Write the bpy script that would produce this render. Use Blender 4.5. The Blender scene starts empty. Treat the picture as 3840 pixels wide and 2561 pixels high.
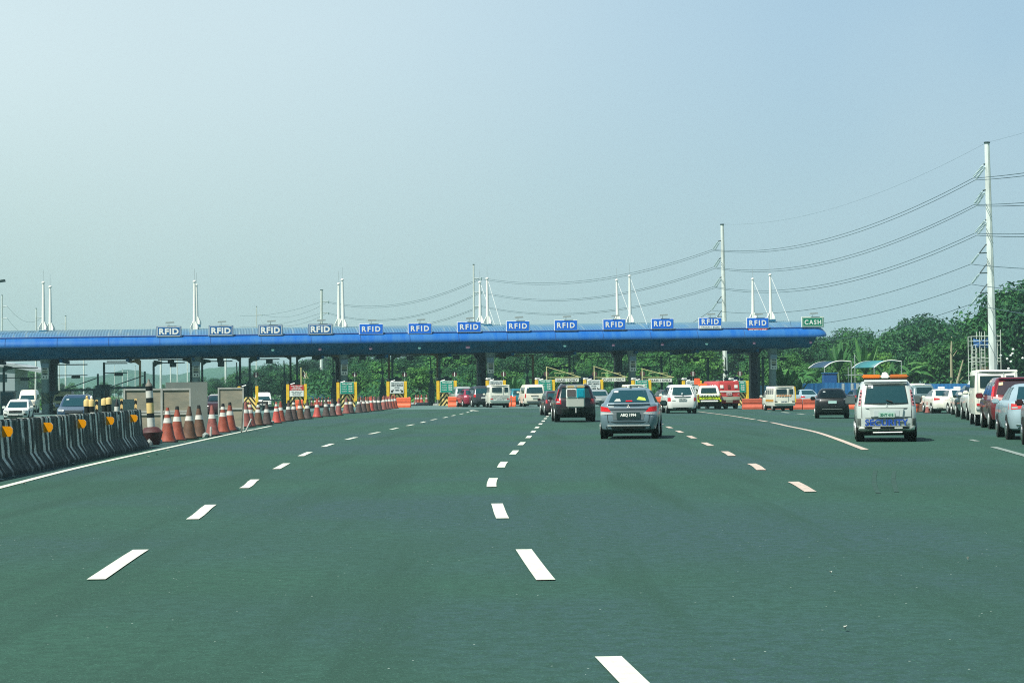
import bpy, bmesh, math, random
from mathutils import Vector, Matrix
random.seed(7)
SC = bpy.context.scene
COL = SC.collection
R = math.radians
# ------------------------------------------------------------------ camera
F, CX, CY, H0, ROLL, CAMH = 7500.0, 1920.0, 1280.5, 1458.0, 0.6, 1.5
pitch = math.atan((H0-CY)/F); rl = R(ROLL)
Fw = Vector((0, math.cos(pitch), math.sin(pitch)))
U0 = Vector((0, -math.sin(pitch), math.cos(pitch)))
X0 = Vector((1, 0, 0))
Rv = X0*math.cos(rl) - U0*math.sin(rl)
Uv = X0*math.sin(rl) + U0*math.cos(rl)
cam_d = bpy.data.cameras.new('camera'); cam = bpy.data.objects.new('camera', cam_d); COL.objects.link(cam)
cam_d.sensor_width = 36; cam_d.lens = F/3840*36; cam_d.clip_end = 12000; cam_d.clip_start = 0.1
M3 = Matrix((Rv, Uv, -Fw)).transposed()
cam.matrix_world = Matrix.Translation((0, 0, CAMH)) @ M3.to_4x4()
SC.camera = cam
# ------------------------------------------------------------------ light
SUN_EL, SUN_AZ = 56.0, -132.0      # azimuth clockwise from +Y: to the left and slightly behind
sd = Vector((math.sin(R(SUN_AZ))*math.cos(R(SUN_EL)), math.cos(R(SUN_AZ))*math.cos(R(SUN_EL)), math.sin(R(SUN_EL))))
sun_d = bpy.data.lights.new('sun', 'SUN'); sun_d.energy = 5.0; sun_d.angle = R(0.6); sun_d.color = (1, .97, .88)
sun = bpy.data.objects.new('sun', sun_d); COL.objects.link(sun); sun.location = (0, 0, 60)
sun.rotation_euler = sd.to_track_quat('Z', 'Y').to_euler()
W = bpy.data.worlds.new('World'); SC.world = W; W.use_nodes = True
nt = W.node_tree; nt.nodes.clear()
wo = nt.nodes.new('ShaderNodeOutputWorld'); bg = nt.nodes.new('ShaderNodeBackground')
sky = nt.nodes.new('ShaderNodeTexSky'); sky.sky_type = 'NISHITA'; sky.sun_disc = False
sky.sun_elevation = R(SUN_EL); sky.sun_rotation = R(SUN_AZ); sky.air_density = 1.6; sky.dust_density = 4.0; sky.ozone_density = 2.0
# humid haze veil over the sky: paler towards the sun (left), bluer to the right and up
tc = nt.nodes.new('ShaderNodeTexCoord'); sep = nt.nodes.new('ShaderNodeSeparateXYZ')
nt.links.new(tc.outputs['Generated'], sep.inputs[0])
def mrange(nt, src, a, b, c=0, d=1):
    n = nt.nodes.new('ShaderNodeMapRange'); n.inputs[1].default_value = a; n.inputs[2].default_value = b
    n.inputs[3].default_value = c; n.inputs[4].default_value = d; n.interpolation_type = 'SMOOTHSTEP'
    nt.links.new(src, n.inputs[0]); return n.outputs[0]
def mixc(nt, f, a, b):
    n = nt.nodes.new('ShaderNodeMix'); n.data_type = 'RGBA'
    for i, v in ((0, f), (6, a), (7, b)):
        if isinstance(v, (int, float)): n.inputs[i].default_value = v
        elif isinstance(v, tuple): n.inputs[i].default_value = (*v, 1)
        else: nt.links.new(v, n.inputs[i])
    return n.outputs[2]
SK = 10.0/1.27   # veil colours are divided by the background strength below
def k(c): return tuple(v*SK for v in c)
up_l = k((.74, .90, .95)); up_r = k((.38, .59, .77)); lo_l = k((.50, .71, .69)); lo_r = k((.45, .66, .73))
fx = mrange(nt, sep.outputs[0], -.27, .27); fz = mrange(nt, sep.outputs[2], -.01, .20)
veil = mixc(nt, fz, mixc(nt, fx, lo_l, lo_r), mixc(nt, fx, up_l, up_r))
nz = nt.nodes.new('ShaderNodeTexNoise'); nz.inputs['Scale'].default_value = 4.0; nz.inputs['Detail'].default_value = 3
nt.links.new(tc.outputs['Generated'], nz.inputs['Vector'])
veil = mixc(nt, mrange(nt, nz.outputs[0], .35, .7, 0, .35), veil, k((.62, .78, .84)))
veil = mixc(nt, mrange(nt, sep.outputs[2], .16, .75), veil, k((.06, .13, .24)))     # the veil thins to deeper blue overhead
veil = mixc(nt, mrange(nt, sep.outputs[1], .3, -.5, 0, .7), veil, k((.12, .22, .28)))   # and the unseen sky behind the camera is dimmed to lower the ambient light
mx = mixc(nt, .88, sky.outputs[0], veil)
nt.links.new(mx, bg.inputs[0]); bg.inputs[1].default_value = 0.1
nt.links.new(bg.outputs[0], wo.inputs[0])
vs = SC.view_settings; vs.view_transform = 'Standard'; vs.look = 'None'; vs.exposure = 0.35; vs.gamma = 1
SC.cycles.max_bounces = 6; SC.cycles.diffuse_bounces = 3; SC.cycles.glossy_bounces = 3; SC.cycles.transparent_max_bounces = 12
SC.cycles.volume_bounces = 0; SC.cycles.use_denoising = False; SC.cycles.filter_width = 1.1

# ------------------------------------------------------------------ pixel <-> place helpers (only to read off real positions)
CAM = Vector((0, 0, CAMH))
def ray(px, py): return Fw*F + Rv*(px-CX) + Uv*(CY-py)
def P(px, py, Y):
    d = ray(px, py); return CAM + d*(Y/d.y)
def proj(p):
    d = Vector(p)-CAM; w = d.dot(Fw); return CX+F*d.dot(Rv)/w, CY-F*d.dot(Uv)/w
def sst(a, b, x):
    t = max(0, min(1, (x-a)/(b-a))); return t*t*(3-2*t)
def gz(x, y):
    return sst(60, 130, y)*(-.30*sst(3, 24, x) - .42*sst(12, 30, -x))
def G(px, py):
    Y = 60
    for _ in range(30):
        z = gz((px-CX)/F*Y, Y); d = ray(px, py)
        t = (z-CAMH)/d.z if d.z < -1e-6 else 1e3
        Yn = d.y*t; Y = .5*Y+.5*Yn
    p = CAM+d*t; return Vector((p.x, p.y, gz(p.x, p.y)))
def gat(px, Y):
    X = (px-CX)/F*Y
    for _ in range(4):
        q = proj((X, Y, gz(X, Y))); X += (px-q[0])/F*Y
    return Vector((X, Y, gz(X, Y)))
# ------------------------------------------------------------------ materials
MATS = {}
def mat(name, col, rough=.6, metal=0., var=.0, vscale=3., coat=0., bump=0., bscale=20., emis=None, col2=None, spec=None, stretch=None):
    if name in MATS: return MATS[name]
    m = bpy.data.materials.new(name); m.use_nodes = True; n = m.node_tree; b = n.nodes['Principled BSDF']
    b.inputs['Base Color'].default_value = (*col, 1); b.inputs['Roughness'].default_value = rough; b.inputs['Metallic'].default_value = metal
    if coat: b.inputs['Coat Weight'].default_value = coat; b.inputs['Coat Roughness'].default_value = .08
    if spec is not None: b.inputs['Specular IOR Level'].default_value = spec
    if emis: b.inputs['Emission Color'].default_value = (*emis[:3], 1); b.inputs['Emission Strength'].default_value = emis[3]
    if var or bump or col2:
        t = n.nodes.new('ShaderNodeTexCoord'); mp = n.nodes.new('ShaderNodeMapping'); n.links.new(t.outputs['Object'], mp.inputs[0])
        if stretch: mp.inputs['Scale'].default_value = stretch
    if var or col2:
        z = n.nodes.new('ShaderNodeTexNoise'); z.inputs['Scale'].default_value = vscale; z.inputs['Detail'].default_value = 6; z.inputs['Roughness'].default_value = .65
        n.links.new(mp.outputs[0], z.inputs['Vector'])
        c2 = col2 if col2 else tuple(c*(1-var) for c in col)
        c1 = col if col2 else tuple(min(1, c*(1+var*.6)) for c in col)
        f = mrange(n, z.outputs[0], .35, .65); n.links.new(mixc(n, f, c2, c1), b.inputs['Base Color'])
    if bump:
        z2 = n.nodes.new('ShaderNodeTexNoise'); z2.inputs['Scale'].default_value = bscale; z2.inputs['Detail'].default_value = 5
        n.links.new(mp.outputs[0], z2.inputs['Vector']); bp = n.nodes.new('ShaderNodeBump'); bp.inputs['Strength'].default_value = bump; bp.inputs['Distance'].default_value = .02
        n.links.new(z2.outputs[0], bp.inputs['Height']); n.links.new(bp.outputs[0], b.inputs['Normal'])
    MATS[name] = m; return m
def math_node(n, op, a, b=None, c=None):
    x = n.nodes.new('ShaderNodeMath'); x.operation = op
    for i, v in enumerate((a, b, c)):
        if v is None: continue
        if isinstance(v, (int, float)): x.inputs[i].default_value = v
        else: n.links.new(v, x.inputs[i])
    return x.outputs[0]
def stripes(name, ca, cb, fn, wear=.0, rough=.5, dirt=(.05, .08, .07)):
    m = bpy.data.materials.new(name); m.use_nodes = True; n = m.node_tree; b = n.nodes['Principled BSDF']; b.inputs['Roughness'].default_value = rough
    t = n.nodes.new('ShaderNodeTexCoord'); s = n.nodes.new('ShaderNodeSeparateXYZ'); n.links.new(t.outputs['Object'], s.inputs[0])
    v = fn(n, s.outputs[0], s.outputs[1], s.outputs[2])
    fr = math_node(n, 'FRACT', v); g = math_node(n, 'GREATER_THAN', fr, .5)
    c = mixc(n, g, ca, cb)
    if wear:
        z = n.nodes.new('ShaderNodeTexNoise'); z.inputs['Scale'].default_value = 3.2; z.inputs['Detail'].default_value = 8; z.inputs['Roughness'].default_value = .7
        n.links.new(t.outputs['Object'], z.inputs['Vector']); c = mixc(n, mrange(n, z.outputs[0], .5, .62, 0, wear), c, dirt)
    n.links.new(c, b.inputs['Base Color']); return m
# ------------------------------------------------------------------ mesh helpers
class MB:
    def __init__(s): s.v = []; s.f = []; s.mi = []; s.m = 0
    def add(s, vs_, fs):
        o = len(s.v); s.v += [tuple(p) for p in vs_]; s.f += [tuple(i+o for i in f) for f in fs]; s.mi += [s.m]*len(fs); return s
    def box(s, c, d, rz=0., ch=0.):
        x, y, z = (q/2 for q in d); cs, sn = math.cos(rz), math.sin(rz)
        if ch:
            ch = min(ch, x*.9, y*.9, z*.9); bm = bmesh.new(); bmesh.ops.create_cube(bm, size=1)
            for v in bm.verts: v.co = Vector((v.co.x*2*x, v.co.y*2*y, v.co.z*2*z))
            bmesh.ops.bevel(bm, geom=bm.edges[:], offset=ch, segments=2, affect='EDGES')
            bm.verts.ensure_lookup_table(); bm.verts.index_update()
            vs_ = [v.co.copy() for v in bm.verts]; fs = [[v.index for v in f.verts] for f in bm.faces]; bm.free()
        else:
            vs_ = [Vector((a, b, e)) for e in (-z, z) for b in (-y, y) for a in (-x, x)]
            fs = [(0, 2, 3, 1), (4, 5, 7, 6), (0, 1, 5, 4), (2, 6, 7, 3), (0, 4, 6, 2), (1, 3, 7, 5)]
        return s.add([(c[0]+p.x*cs-p.y*sn, c[1]+p.x*sn+p.y*cs, c[2]+p.z) for p in vs_], fs)
    def tube(s, pts, r, n=8, caps=True):
        pts = [Vector(p) for p in pts]; rs = r if isinstance(r, (list, tuple)) else [r]*len(pts); o = []
        t0 = (pts[-1]-pts[0]).normalized(); up = Vector((0, 0, 1)) if abs(t0.z) < .9 else Vector((0, 1, 0))
        for i, p in enumerate(pts):
            t = (pts[min(i+1, len(pts)-1)]-pts[max(i-1, 0)]).normalized(); a = t.cross(up).normalized(); b = a.cross(t)
            for j in range(n):
                an = 2*math.pi*j/n; o.append(p+(a*math.cos(an)+b*math.sin(an))*rs[i])
        fs = [(i*n+j, i*n+(j+1) % n, (i+1)*n+(j+1) % n, (i+1)*n+j) for i in range(len(pts)-1) for j in range(n)]
        if caps: fs += [tuple(range(n))[::-1], tuple((len(pts)-1)*n+j for j in range(n))]
        return s.add(o, fs)
    def lathe(s, prof, n=16, c=(0, 0, 0)):
        o = [(c[0]+r*math.cos(2*math.pi*j/n), c[1]+r*math.sin(2*math.pi*j/n), c[2]+z) for r, z in prof for j in range(n)]
        fs = [(i*n+j, i*n+(j+1) % n, (i+1)*n+(j+1) % n, (i+1)*n+j) for i in range(len(prof)-1) for j in range(n)]
        fs += [tuple(range(n))[::-1], tuple((len(prof)-1)*n+j for j in range(n))]
        return s.add(o, fs)
    def prism(s, poly, y0, y1):      # poly in (x,z), extruded along y
        n = len(poly); vs_ = [(x, y0, z) for x, z in poly]+[(x, y1, z) for x, z in poly]
        return s.add(vs_, [tuple(range(n)), tuple(range(n, 2*n))[::-1]]+[(i, i+n, (i+1) % n+n, (i+1) % n) for i in range(n)])
    def build(s, name, mats, parent=None, smooth=None):
        me = bpy.data.meshes.new(name); me.from_pydata(s.v, [], s.f)
        for m in (mats if isinstance(mats, (list, tuple)) else [mats]): me.materials.append(m)
        for p, i in zip(me.polygons, s.mi): p.material_index = i
        bm = bmesh.new(); bm.from_mesh(me); bmesh.ops.recalc_face_normals(bm, faces=bm.faces[:]); bm.to_mesh(me); bm.free()
        if smooth is not None:
            me.shade_smooth(); me.set_sharp_from_angle(angle=R(smooth))
        me.update(); o = bpy.data.objects.new(name, me); COL.objects.link(o)
        if parent: o.parent = parent
        return o
def tag(o, label=None, cat=None, group=None, kind=None):
    if label: o['label'] = label
    if cat: o['category'] = cat
    if group: o['group'] = group
    if kind: o['kind'] = kind
    return o
def thing(name, label, cat, loc=(0, 0, 0), rz=0., group=None):
    o = bpy.data.objects.new(name, None); COL.objects.link(o); o.location = loc; o.rotation_euler = (0, 0, rz); o.empty_display_size = .2
    return tag(o, label, cat, group)
def dup(root, loc=None, rz=None, label=None, group=None):
    c = root.copy(); COL.objects.link(c)
    if loc is not None: c.location = loc
    if rz is not None: c.rotation_euler = (0, 0, rz)
    if label: c['label'] = label
    if group: c['group'] = group
    for ch in list(root.children):
        d = ch.copy(); COL.objects.link(d); d.parent = c
        for g in list(ch.children):
            e = g.copy(); COL.objects.link(e); e.parent = d
    return c
TXT = {}
def text(body, width, height, m, parent, loc, bold=0., space=1., name='lettering', deep=.006, flip=False, shear=0):
    """lettering standing in the xz plane, facing -y, centred on loc and fitted to width x height"""
    key = (body, bold, space, m.name, deep, shear)
    if key not in TXT:
        c = bpy.data.curves.new('t', 'FONT'); c.body = body; c.align_x = 'CENTER'; c.offset = bold; c.space_character = space; c.extrude = .01; c.resolution_u = 3; c.shear = shear
        o = bpy.data.objects.new('t', c); COL.objects.link(o); bpy.context.view_layer.update()
        me = bpy.data.meshes.new_from_object(o.evaluated_get(bpy.context.evaluated_depsgraph_get())); bpy.data.objects.remove(o)
        xs = [v.co.x for v in me.vertices]; ys = [v.co.y for v in me.vertices]
        cx, cy, w, h = (min(xs)+max(xs))/2, (min(ys)+max(ys))/2, max(xs)-min(xs), max(ys)-min(ys)
        for v in me.vertices: v.co = Vector(((v.co.x-cx)/w, -v.co.z, (v.co.y-cy)/h))
        me.materials.clear(); me.materials.append(m); TXT[key] = me
    o = bpy.data.objects.new(name, TXT[key]); COL.objects.link(o); o.parent = parent; o.location = loc
    o.scale = (width, deep/.01, height)
    if flip: o.rotation_euler = (0, 0, math.pi)
    return o
ORD = ['zeroth', 'first', 'second', 'third', 'fourth', 'fifth', 'sixth', 'seventh', 'eighth', 'ninth', 'tenth', 'eleventh', 'twelfth', 'thirteenth', 'fourteenth', 'fifteenth', 'sixteenth']
def ordn(i):
    if i < len(ORD): return ORD[i]
    t = ['', '', 'twenty', 'thirty', 'forty', 'fifty', 'sixty'][i//10]; u = i % 10
    return {17: 'seventeenth', 18: 'eighteenth', 19: 'nineteenth', 20: 'twentieth', 30: 'thirtieth', 40: 'fortieth', 50: 'fiftieth'}.get(i, t+'-'+ORD[u])
# palette
white = mat('white_paint', (.78, .80, .76), .5, var=.06, vscale=2)
whiteb = mat('bright_white', (.90, .92, .86), .45)
black = mat('black_paint', (.003, .008, .007), .5)
rubber = mat('tyre_rubber', (.006, .010, .009), .85)
under = mat('underbody', (.003, .008, .006), .9)
yellow = mat('yellow_paint', (.95, .60, .03), .5, var=.12, vscale=4)
steel = mat('galvanised_steel', (.45, .50, .48), .45, .4)
darkst = mat('dark_steel', (.008, .04, .04), .6)
darkpost = mat('dark_post', (.012, .055, .05), .6)
concrete = mat('concrete', (.27, .31, .29), .85, var=.2, vscale=1.5, bump=.3)
orange = mat('orange_plastic', (.80, .14, .05), .5, var=.1, vscale=3)
brick = mat('brick_red_plastic', (.50, .10, .05), .6, var=.15, vscale=2)
glassd = mat('dark_glass', (.010, .035, .04), .08, spec=.6)
chrome = mat('chrome', (.6, .62, .62), .18, .9)
bluep = mat('blue_sign_face', (.006, .16, .72), .45)
navy = mat('navy_sign_face', (.006, .12, .34), .5)
green = mat('green_sign_face', (.0, .22, .12), .45)
teal = mat('toll_board_green', (.0, .30, .20), .45)
redp = mat('red_sign_face', (.62, .04, .04), .5)
greyp = mat('grey_frame', (.42, .5, .5), .5)
# ------------------------------------------------------------------ ground, road
def sheet(name, xs, ys, dz, m, kind='structure'):
    b = MB(); nx = len(xs)
    b.add([(x, y, gz(x, y)+dz) for y in ys for x in xs],
          [(j*nx+i, j*nx+i+1, (j+1)*nx+i+1, (j+1)*nx+i) for j in range(len(ys)-1) for i in range(nx-1)])
    return tag(b.build(name, m, smooth=60), kind=kind)
earth = mat('earth_and_grass', (.10, .16, .07), .95, var=.3, vscale=.08, col2=(.05, .11, .05))
sheet('ground', [-3000, -800, -200]+list(range(-70, 71, 5))+[200, 800, 3000], [-60, -10]+list(range(0, 261, 10))+[400, 1200, 3200], -.03, earth)
def asphalt():
    m = bpy.data.materials.new('asphalt'); m.use_nodes = True; n = m.node_tree; b = n.nodes['Principled BSDF']
    t = n.nodes.new('ShaderNodeTexCoord')
    def noise(s, d, r=.6, st=None):
        z = n.nodes.new('ShaderNodeTexNoise'); z.inputs['Scale'].default_value = s; z.inputs['Detail'].default_value = d; z.inputs['Roughness'].default_value = r
        if st:
            q = n.nodes.new('ShaderNodeMapping'); q.inputs['Scale'].default_value = st; n.links.new(t.outputs['Object'], q.inputs[0]); n.links.new(q.outputs[0], z.inputs['Vector'])
        else: n.links.new(t.outputs['Object'], z.inputs['Vector'])
        return z.outputs[0]
    c = mixc(n, mrange(n, noise(.22, 4), .35, .65), (0.018, 0.075, 0.049), (0.023, 0.092, 0.061))
    c = mixc(n, mrange(n, noise(.07, 4, .55), .42, .60, 0, .9), c, (0.027, 0.072, 0.085))
    # wheel-track lengthwise wear, aggregate grain and pale chips
    c = mixc(n, mrange(n, noise(1., 5, .6, (1.1, .05, 1)), .48, .68, 0, .8), c, (0.012, 0.056, 0.037))
    c = mixc(n, mrange(n, noise(7, 8, .8), .40, .60, 0, .8), c, (0.012, 0.055, 0.036))
    c = mixc(n, mrange(n, noise(38, 3, .8), .56, .66, 0, .8), c, (0.049, 0.153, 0.105))
    v = n.nodes.new('ShaderNodeTexVoronoi'); v.inputs['Scale'].default_value = 5; n.links.new(t.outputs['Object'], v.inputs['Vector'])
    c = mixc(n, math_node(n, 'LESS_THAN', v.outputs['Distance'], .034), c, (.38, .48, .42))
    n.links.new(c, b.inputs['Base Color']); b.inputs['Roughness'].default_value = .85; b.inputs['Specular IOR Level'].default_value = .4
    bp = n.nodes.new('ShaderNodeBump'); bp.inputs['Strength'].default_value = .5; bp.inputs['Distance'].default_value = .012
    n.links.new(noise(45, 4, .8), bp.inputs['Height']); n.links.new(bp.outputs[0], b.inputs['Normal'])
    return m
asph = asphalt()
sheet('road', list(range(-60, 66, 5)), [-12, -4]+list(range(0, 251, 5)), 0., asph)
conc_pad = mat('plaza_concrete', (.10, .19, .175), .85, var=.18, vscale=.6, col2=(.07, .14, .13))
# the concrete plaza apron, its near edge square to the toll lanes
A0 = R(8.9); PU = Vector((math.cos(A0), math.sin(A0), 0)); PV = Vector((-math.sin(A0), math.cos(A0), 0)); PO = Vector((0, 188, 0))
def W_(s, v, z=0.): return PO+PU*s+PV*v+Vector((0, 0, z))
b = MB(); ss = [-62+i*4 for i in range(31)]; vv = [-34+i*4 for i in range(22)]
pts = [W_(s, v) for v in vv for s in ss]
b.add([(p.x, p.y, gz(p.x, p.y)+.005) for p in pts], [(j*31+i, j*31+i+1, (j+1)*31+i+1, (j+1)*31+i) for j in range(21) for i in range(30)])
tag(b.build('plaza_pavement', conc_pad), kind='structure')
def pl(px, py, v=0.):
    """where the sight line through a pixel meets the vertical plane parallel to the canopy at lane offset v -> (s, z)"""
    d = ray(px, py); t = (PO+PV*v-CAM).dot(PV)/d.dot(PV); p = CAM+d*t
    return (p-PO).dot(PU), p.z
# ------------------------------------------------------------------ markings
paint = mat('road_paint', (.70, .75, .64), .7, var=.0, col2=(.56, .61, .51), vscale=11)
paint2 = mat('pinkish_road_paint', (.66, .52, .42), .6, col2=(.48, .42, .36), vscale=6)
paint3 = mat('worn_road_paint', (.34, .40, .36), .7, col2=(.16, .22, .20), vscale=5)
def worn(m, sc_=22, lo_=.60, hi_=.70, amt=.8):
    n = m.node_tree; b = n.nodes['Principled BSDF']; src = b.inputs['Base Color'].links[0].from_socket; t = n.nodes.new('ShaderNodeTexCoord')
    z = n.nodes.new('ShaderNodeTexNoise'); z.inputs['Scale'].default_value = sc_; z.inputs['Detail'].default_value = 9; z.inputs['Roughness'].default_value = .75; n.links.new(t.outputs['Object'], z.inputs['Vector'])
    n.links.new(mixc(n, mrange(n, z.outputs[0], lo_, hi_, 0, amt), src, (.05, .11, .08)), b.inputs['Base Color'])
worn(paint); worn(paint2, 14, .54, .66); worn(paint3, 10, .5, .62)
def catmull(pts, n=8):
    o = []; q = [pts[0]*2-pts[1]]+pts+[pts[-1]*2-pts[-2]]
    for i in range(1, len(q)-2):
        for k_ in range(n):
            t = k_/n; o.append(.5*((2*q[i])+(q[i+1]-q[i-1])*t+(2*q[i-1]-5*q[i]+4*q[i+1]-q[i+2])*t*t+(3*q[i]-q[i-1]-3*q[i+1]+q[i+2])*t**3))
    return o+[pts[-1]]
def along(line):
    L = [0.]
    for a, b_ in zip(line, line[1:]): L.append(L[-1]+(b_-a).length)
    def at(s):
        i = 0
        while i < len(L)-2 and L[i+1] < s: i += 1
        a, b_ = line[i], line[i+1]; t = (s-L[i])/max(1e-9, L[i+1]-L[i]); return a+(b_-a)*t, (b_-a).normalized()
    return at, L[-1]
def strip(bm_, at, s0, s1, w, dz=.009, ext=.0):
    n = max(2, int((s1-s0)/1.0)+1); o = []
    for i in range(n+1):
        s = s0+(s1-s0)*i/n; p, t = at(s); nr = Vector((t.y, -t.x, 0))
        for sg in (-.5, .5):
            q = p+nr*w*sg; o.append((q.x, q.y, gz(q.x, q.y)+dz))
    bm_.add(o, [(2*i, 2*i+1, 2*i+3, 2*i+2) for i in range(n)])
def dashes(px, name, phase, m, w=.15, on=3., off=4.5, end=None):
    line = catmull([G(*p) for p in px]); at, L = along(line); b = MB(); s = phase
    while s < L-.5 and (end is None or s < end):
        if s+on > 0: strip(b, at, max(0, s), min(L, s+on), w)
        s += on+off
    return tag(b.build(name, m), kind='structure')
L1 = [(-190, 2545), (360, 2175), (530, 2062), (727, 1945), (797, 1890), (923, 1827), (955, 1800), (1035, 1760), (1085, 1733), (1163, 1695), (1260, 1660), (1360, 1634), (1443, 1616), (1508, 1601), (1568, 1588), (1615, 1576), (1663, 1567), (1710, 1556), (1745, 1549), (1772, 1540)]
at_, Ltmp = along(catmull([G(*p) for p in L1]))
def arclen(px, q):
    line = catmull([G(*p) for p in px]); t = G(*q); best = 0; bd = 1e9; s = 0
    for a, c in zip(line, line[1:]):
        d = (a-t).length
        if d < bd: bd, best = d, s
        s += (c-a).length
    return best
dashes(L1, 'lane_marking', arclen(L1, (360, 2175))-7.5, paint)
L2 = [(2500, 2680), (2376, 2561), (2259, 2440), (2047, 2177), (1965, 2064), (1887, 1949), (1865, 1893), (1844, 1832), (1849, 1797), (1876, 1758), (1889, 1735), (1926, 1700), (1954, 1666), (1980, 1642), (1999, 1620), (2015, 1602), (2033, 1584), (2045, 1570), (2055, 1558), (2060, 1550), (2052, 1544), (2030, 1539)]
dashes(L2, 'lane_marking', arclen(L2, (2047, 2177))-7.5, paint)
L3 = [(3040, 1845), (2975, 1808), (2866, 1769), (2829, 1744), (2757, 1717), (2727, 1698), (2664, 1671), (2605, 1645), (2555, 1622), (2515, 1605), (2470, 1588), (2410, 1570)]
dashes(L3, 'lane_marking', 0, paint2, w=.17)
def solid(px, name, m, w=.15, gap=None):
    at, L = along(catmull([G(*p) for p in px])); b = MB()
    if gap: strip(b, at, 0, L*gap[0], w); strip(b, at, L*gap[1], L*gap[2], w); strip(b, at, L*gap[3], L, w)
    else: strip(b, at, 0, L, w)
    return tag(b.build(name, m), kind='structure')
solid([(3245, 1687), (3140, 1647), (3054, 1619), (2952, 1597.6), (2922, 1590.5), (2860, 1578.5), (2732, 1558), (2617, 1543)], 'lane_marking', paint2, w=.17, gap=(.44, .465, .52, .545))
solid([(-700, 2010), (-200, 1882), (0, 1829), (320, 1748), (640, 1677), (860, 1629), (1015, 1598)], 'edge_line', paint)
solid([(3950, 1742), (3840, 1708), (3724, 1676)], 'lane_marking', paint3, w=.17)
solid([(3665, 1655), (3640, 1649)], 'lane_marking', paint3, w=.15)
b = MB()
for x0, y0, x1, y1 in [(2872, 1543.5, 2892, 1544), (2935, 1546, 2958, 1548), (2992, 1551.5, 3014, 1553), (3055, 1557, 3066, 1558), (1660, 1531, 1690, 1530), (1765, 1538, 1790, 1541), (2033, 1532, 2060, 1533), (1755, 1516.5, 1790, 1517.5)]:
    at, L = along([G(x0, y0), G(x1, y1)]); strip(b, at, 0, L, .3)
tag(b.build('lane_marking', paint), kind='structure')
seam_road = mat('asphalt_joint', (.013, .056, .040), .85, col2=(.018, .075, .052), vscale=3)
tyre_m = mat('tyre_mark', (.012, .048, .034), .8, col2=(.020, .074, .052), vscale=4)
for pts in ([(3283, 1764), (3277, 1800), (3285, 1835), (3294, 1850)], [(3353, 1765), (3350, 1795), (3356, 1825), (3362, 1845)]):
    b = MB(); at, L = along(catmull([G(*p) for p in pts])); strip(b, at, 0, L, .07, dz=.005); tag(b.build('tyre_mark', tyre_m), kind='structure')
# ------------------------------------------------------------------ hills far behind on the left
hillm = mat('wooded_hill', (.022, .085, .06), .95, var=.5, vscale=.03, col2=(.035, .12, .07))
b = MB(); prof = [(-500, 1440), (-100, 1425), (250, 1418), (380, 1410), (440, 1392), (480, 1384), (520, 1390), (560, 1402), (620, 1405), (700, 1400), (760, 1384), (900, 1372), (1200, 1366), (1900, 1362), (3000, 1372), (4300, 1380)]
line = []
for (x0, y0), (x1, y1) in zip(prof, prof[1:]):
    n = max(2, int((x1-x0)/22))
    for i in range(n): t = i/n; line.append((x0+(x1-x0)*t, y0+(y1-y0)*t+random.uniform(-3.0, 3.0)))
top = [P(x, y, 1350+60*math.sin(x*.004)) for x, y in line]
n = len(top); rows = []
for fz_, fy in ((-.02, -160), (.45, -90), (.8, -40), (1, 0), (.6, 90), (-.02, 160)):
    rows += [(p.x, p.y+fy, p.z*fz_+(random.uniform(-1, 1) if 0 < fz_ < 1 else 0)) for p in top]
b.add(rows, [(j*n+i, j*n+i+1, (j+1)*n+i+1, (j+1)*n+i) for j in range(5) for i in range(n-1)])
tag(b.build('hills', hillm, smooth=40), kind='structure')
# ------------------------------------------------------------------ toll canopy
def canmat():
    m = bpy.data.materials.new('canopy_roof_paint'); m.use_nodes = True; n = m.node_tree; bs = n.nodes['Principled BSDF']
    t = n.nodes.new('ShaderNodeTexCoord'); s = n.nodes.new('ShaderNodeSeparateXYZ'); n.links.new(t.outputs['Object'], s.inputs[0])
    z = n.nodes.new('ShaderNodeTexNoise'); z.inputs['Scale'].default_value = .22; z.inputs['Detail'].default_value = 5; n.links.new(t.outputs['Object'], z.inputs['Vector'])
    mp = n.nodes.new('ShaderNodeMapping'); mp.inputs['Scale'].default_value = (2.6, .12, .12); n.links.new(t.outputs['Object'], mp.inputs[0])
    z2 = n.nodes.new('ShaderNodeTexNoise'); z2.inputs['Scale'].default_value = 1.4; z2.inputs['Detail'].default_value = 6; n.links.new(mp.outputs[0], z2.inputs['Vector'])
    c = mixc(n, mrange(n, s.outputs[1], 1.2, 5.5), (.060, .18, .33), (.11, .22, .27))
    c = mixc(n, mrange(n, z.outputs[0], .45, .62, 0, .7), c, (.12, .21, .26))
    c = mixc(n, mrange(n, z2.outputs[0], .55, .7, 0, .55), c, (.24, .33, .33))
    n.links.new(c, bs.inputs['Base Color']); bs.inputs['Roughness'].default_value = .55; return m
can_roof = canmat()
can_nose = mat('canopy_nose_paint', (.008, .120, .44), .33, var=.0, col2=(.03, .160, .43), vscale=.8, stretch=(1.5, .3, .3), coat=.15)
can_shade = mat('canopy_shade_blue', (.0, .085, .185), .9, var=.3, vscale=.7, spec=.15)  # nose blue darkened: the shade below the nose line is in the colour
sL, zL = pl(200, 1298); sR, zR = pl(2900, 1261)
def zn(s): return zL+(zR-zL)*(s-sL)/(sR-sL)     # height of the nose line along the canopy
SE = pl(3108, 1262)[0]; SS = pl(-420, 1298)[0]
can = thing('toll_canopy', 'long blue toll plaza canopy with corrugated barrel roof spanning all lanes', 'canopy', PO, A0)
DRIP = 0
LOW_NOSE = [(2.6, -1.12), (1.75, -.98), (.95, -.66), (.30, -.30), (.07, -.12)]  # lower half of the rounded nose, coloured with the shade-toned blue
NOSE = [(.06, -.12), (0, .02), (.05, .2), (.25, .50), (.7, .76)]
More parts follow.
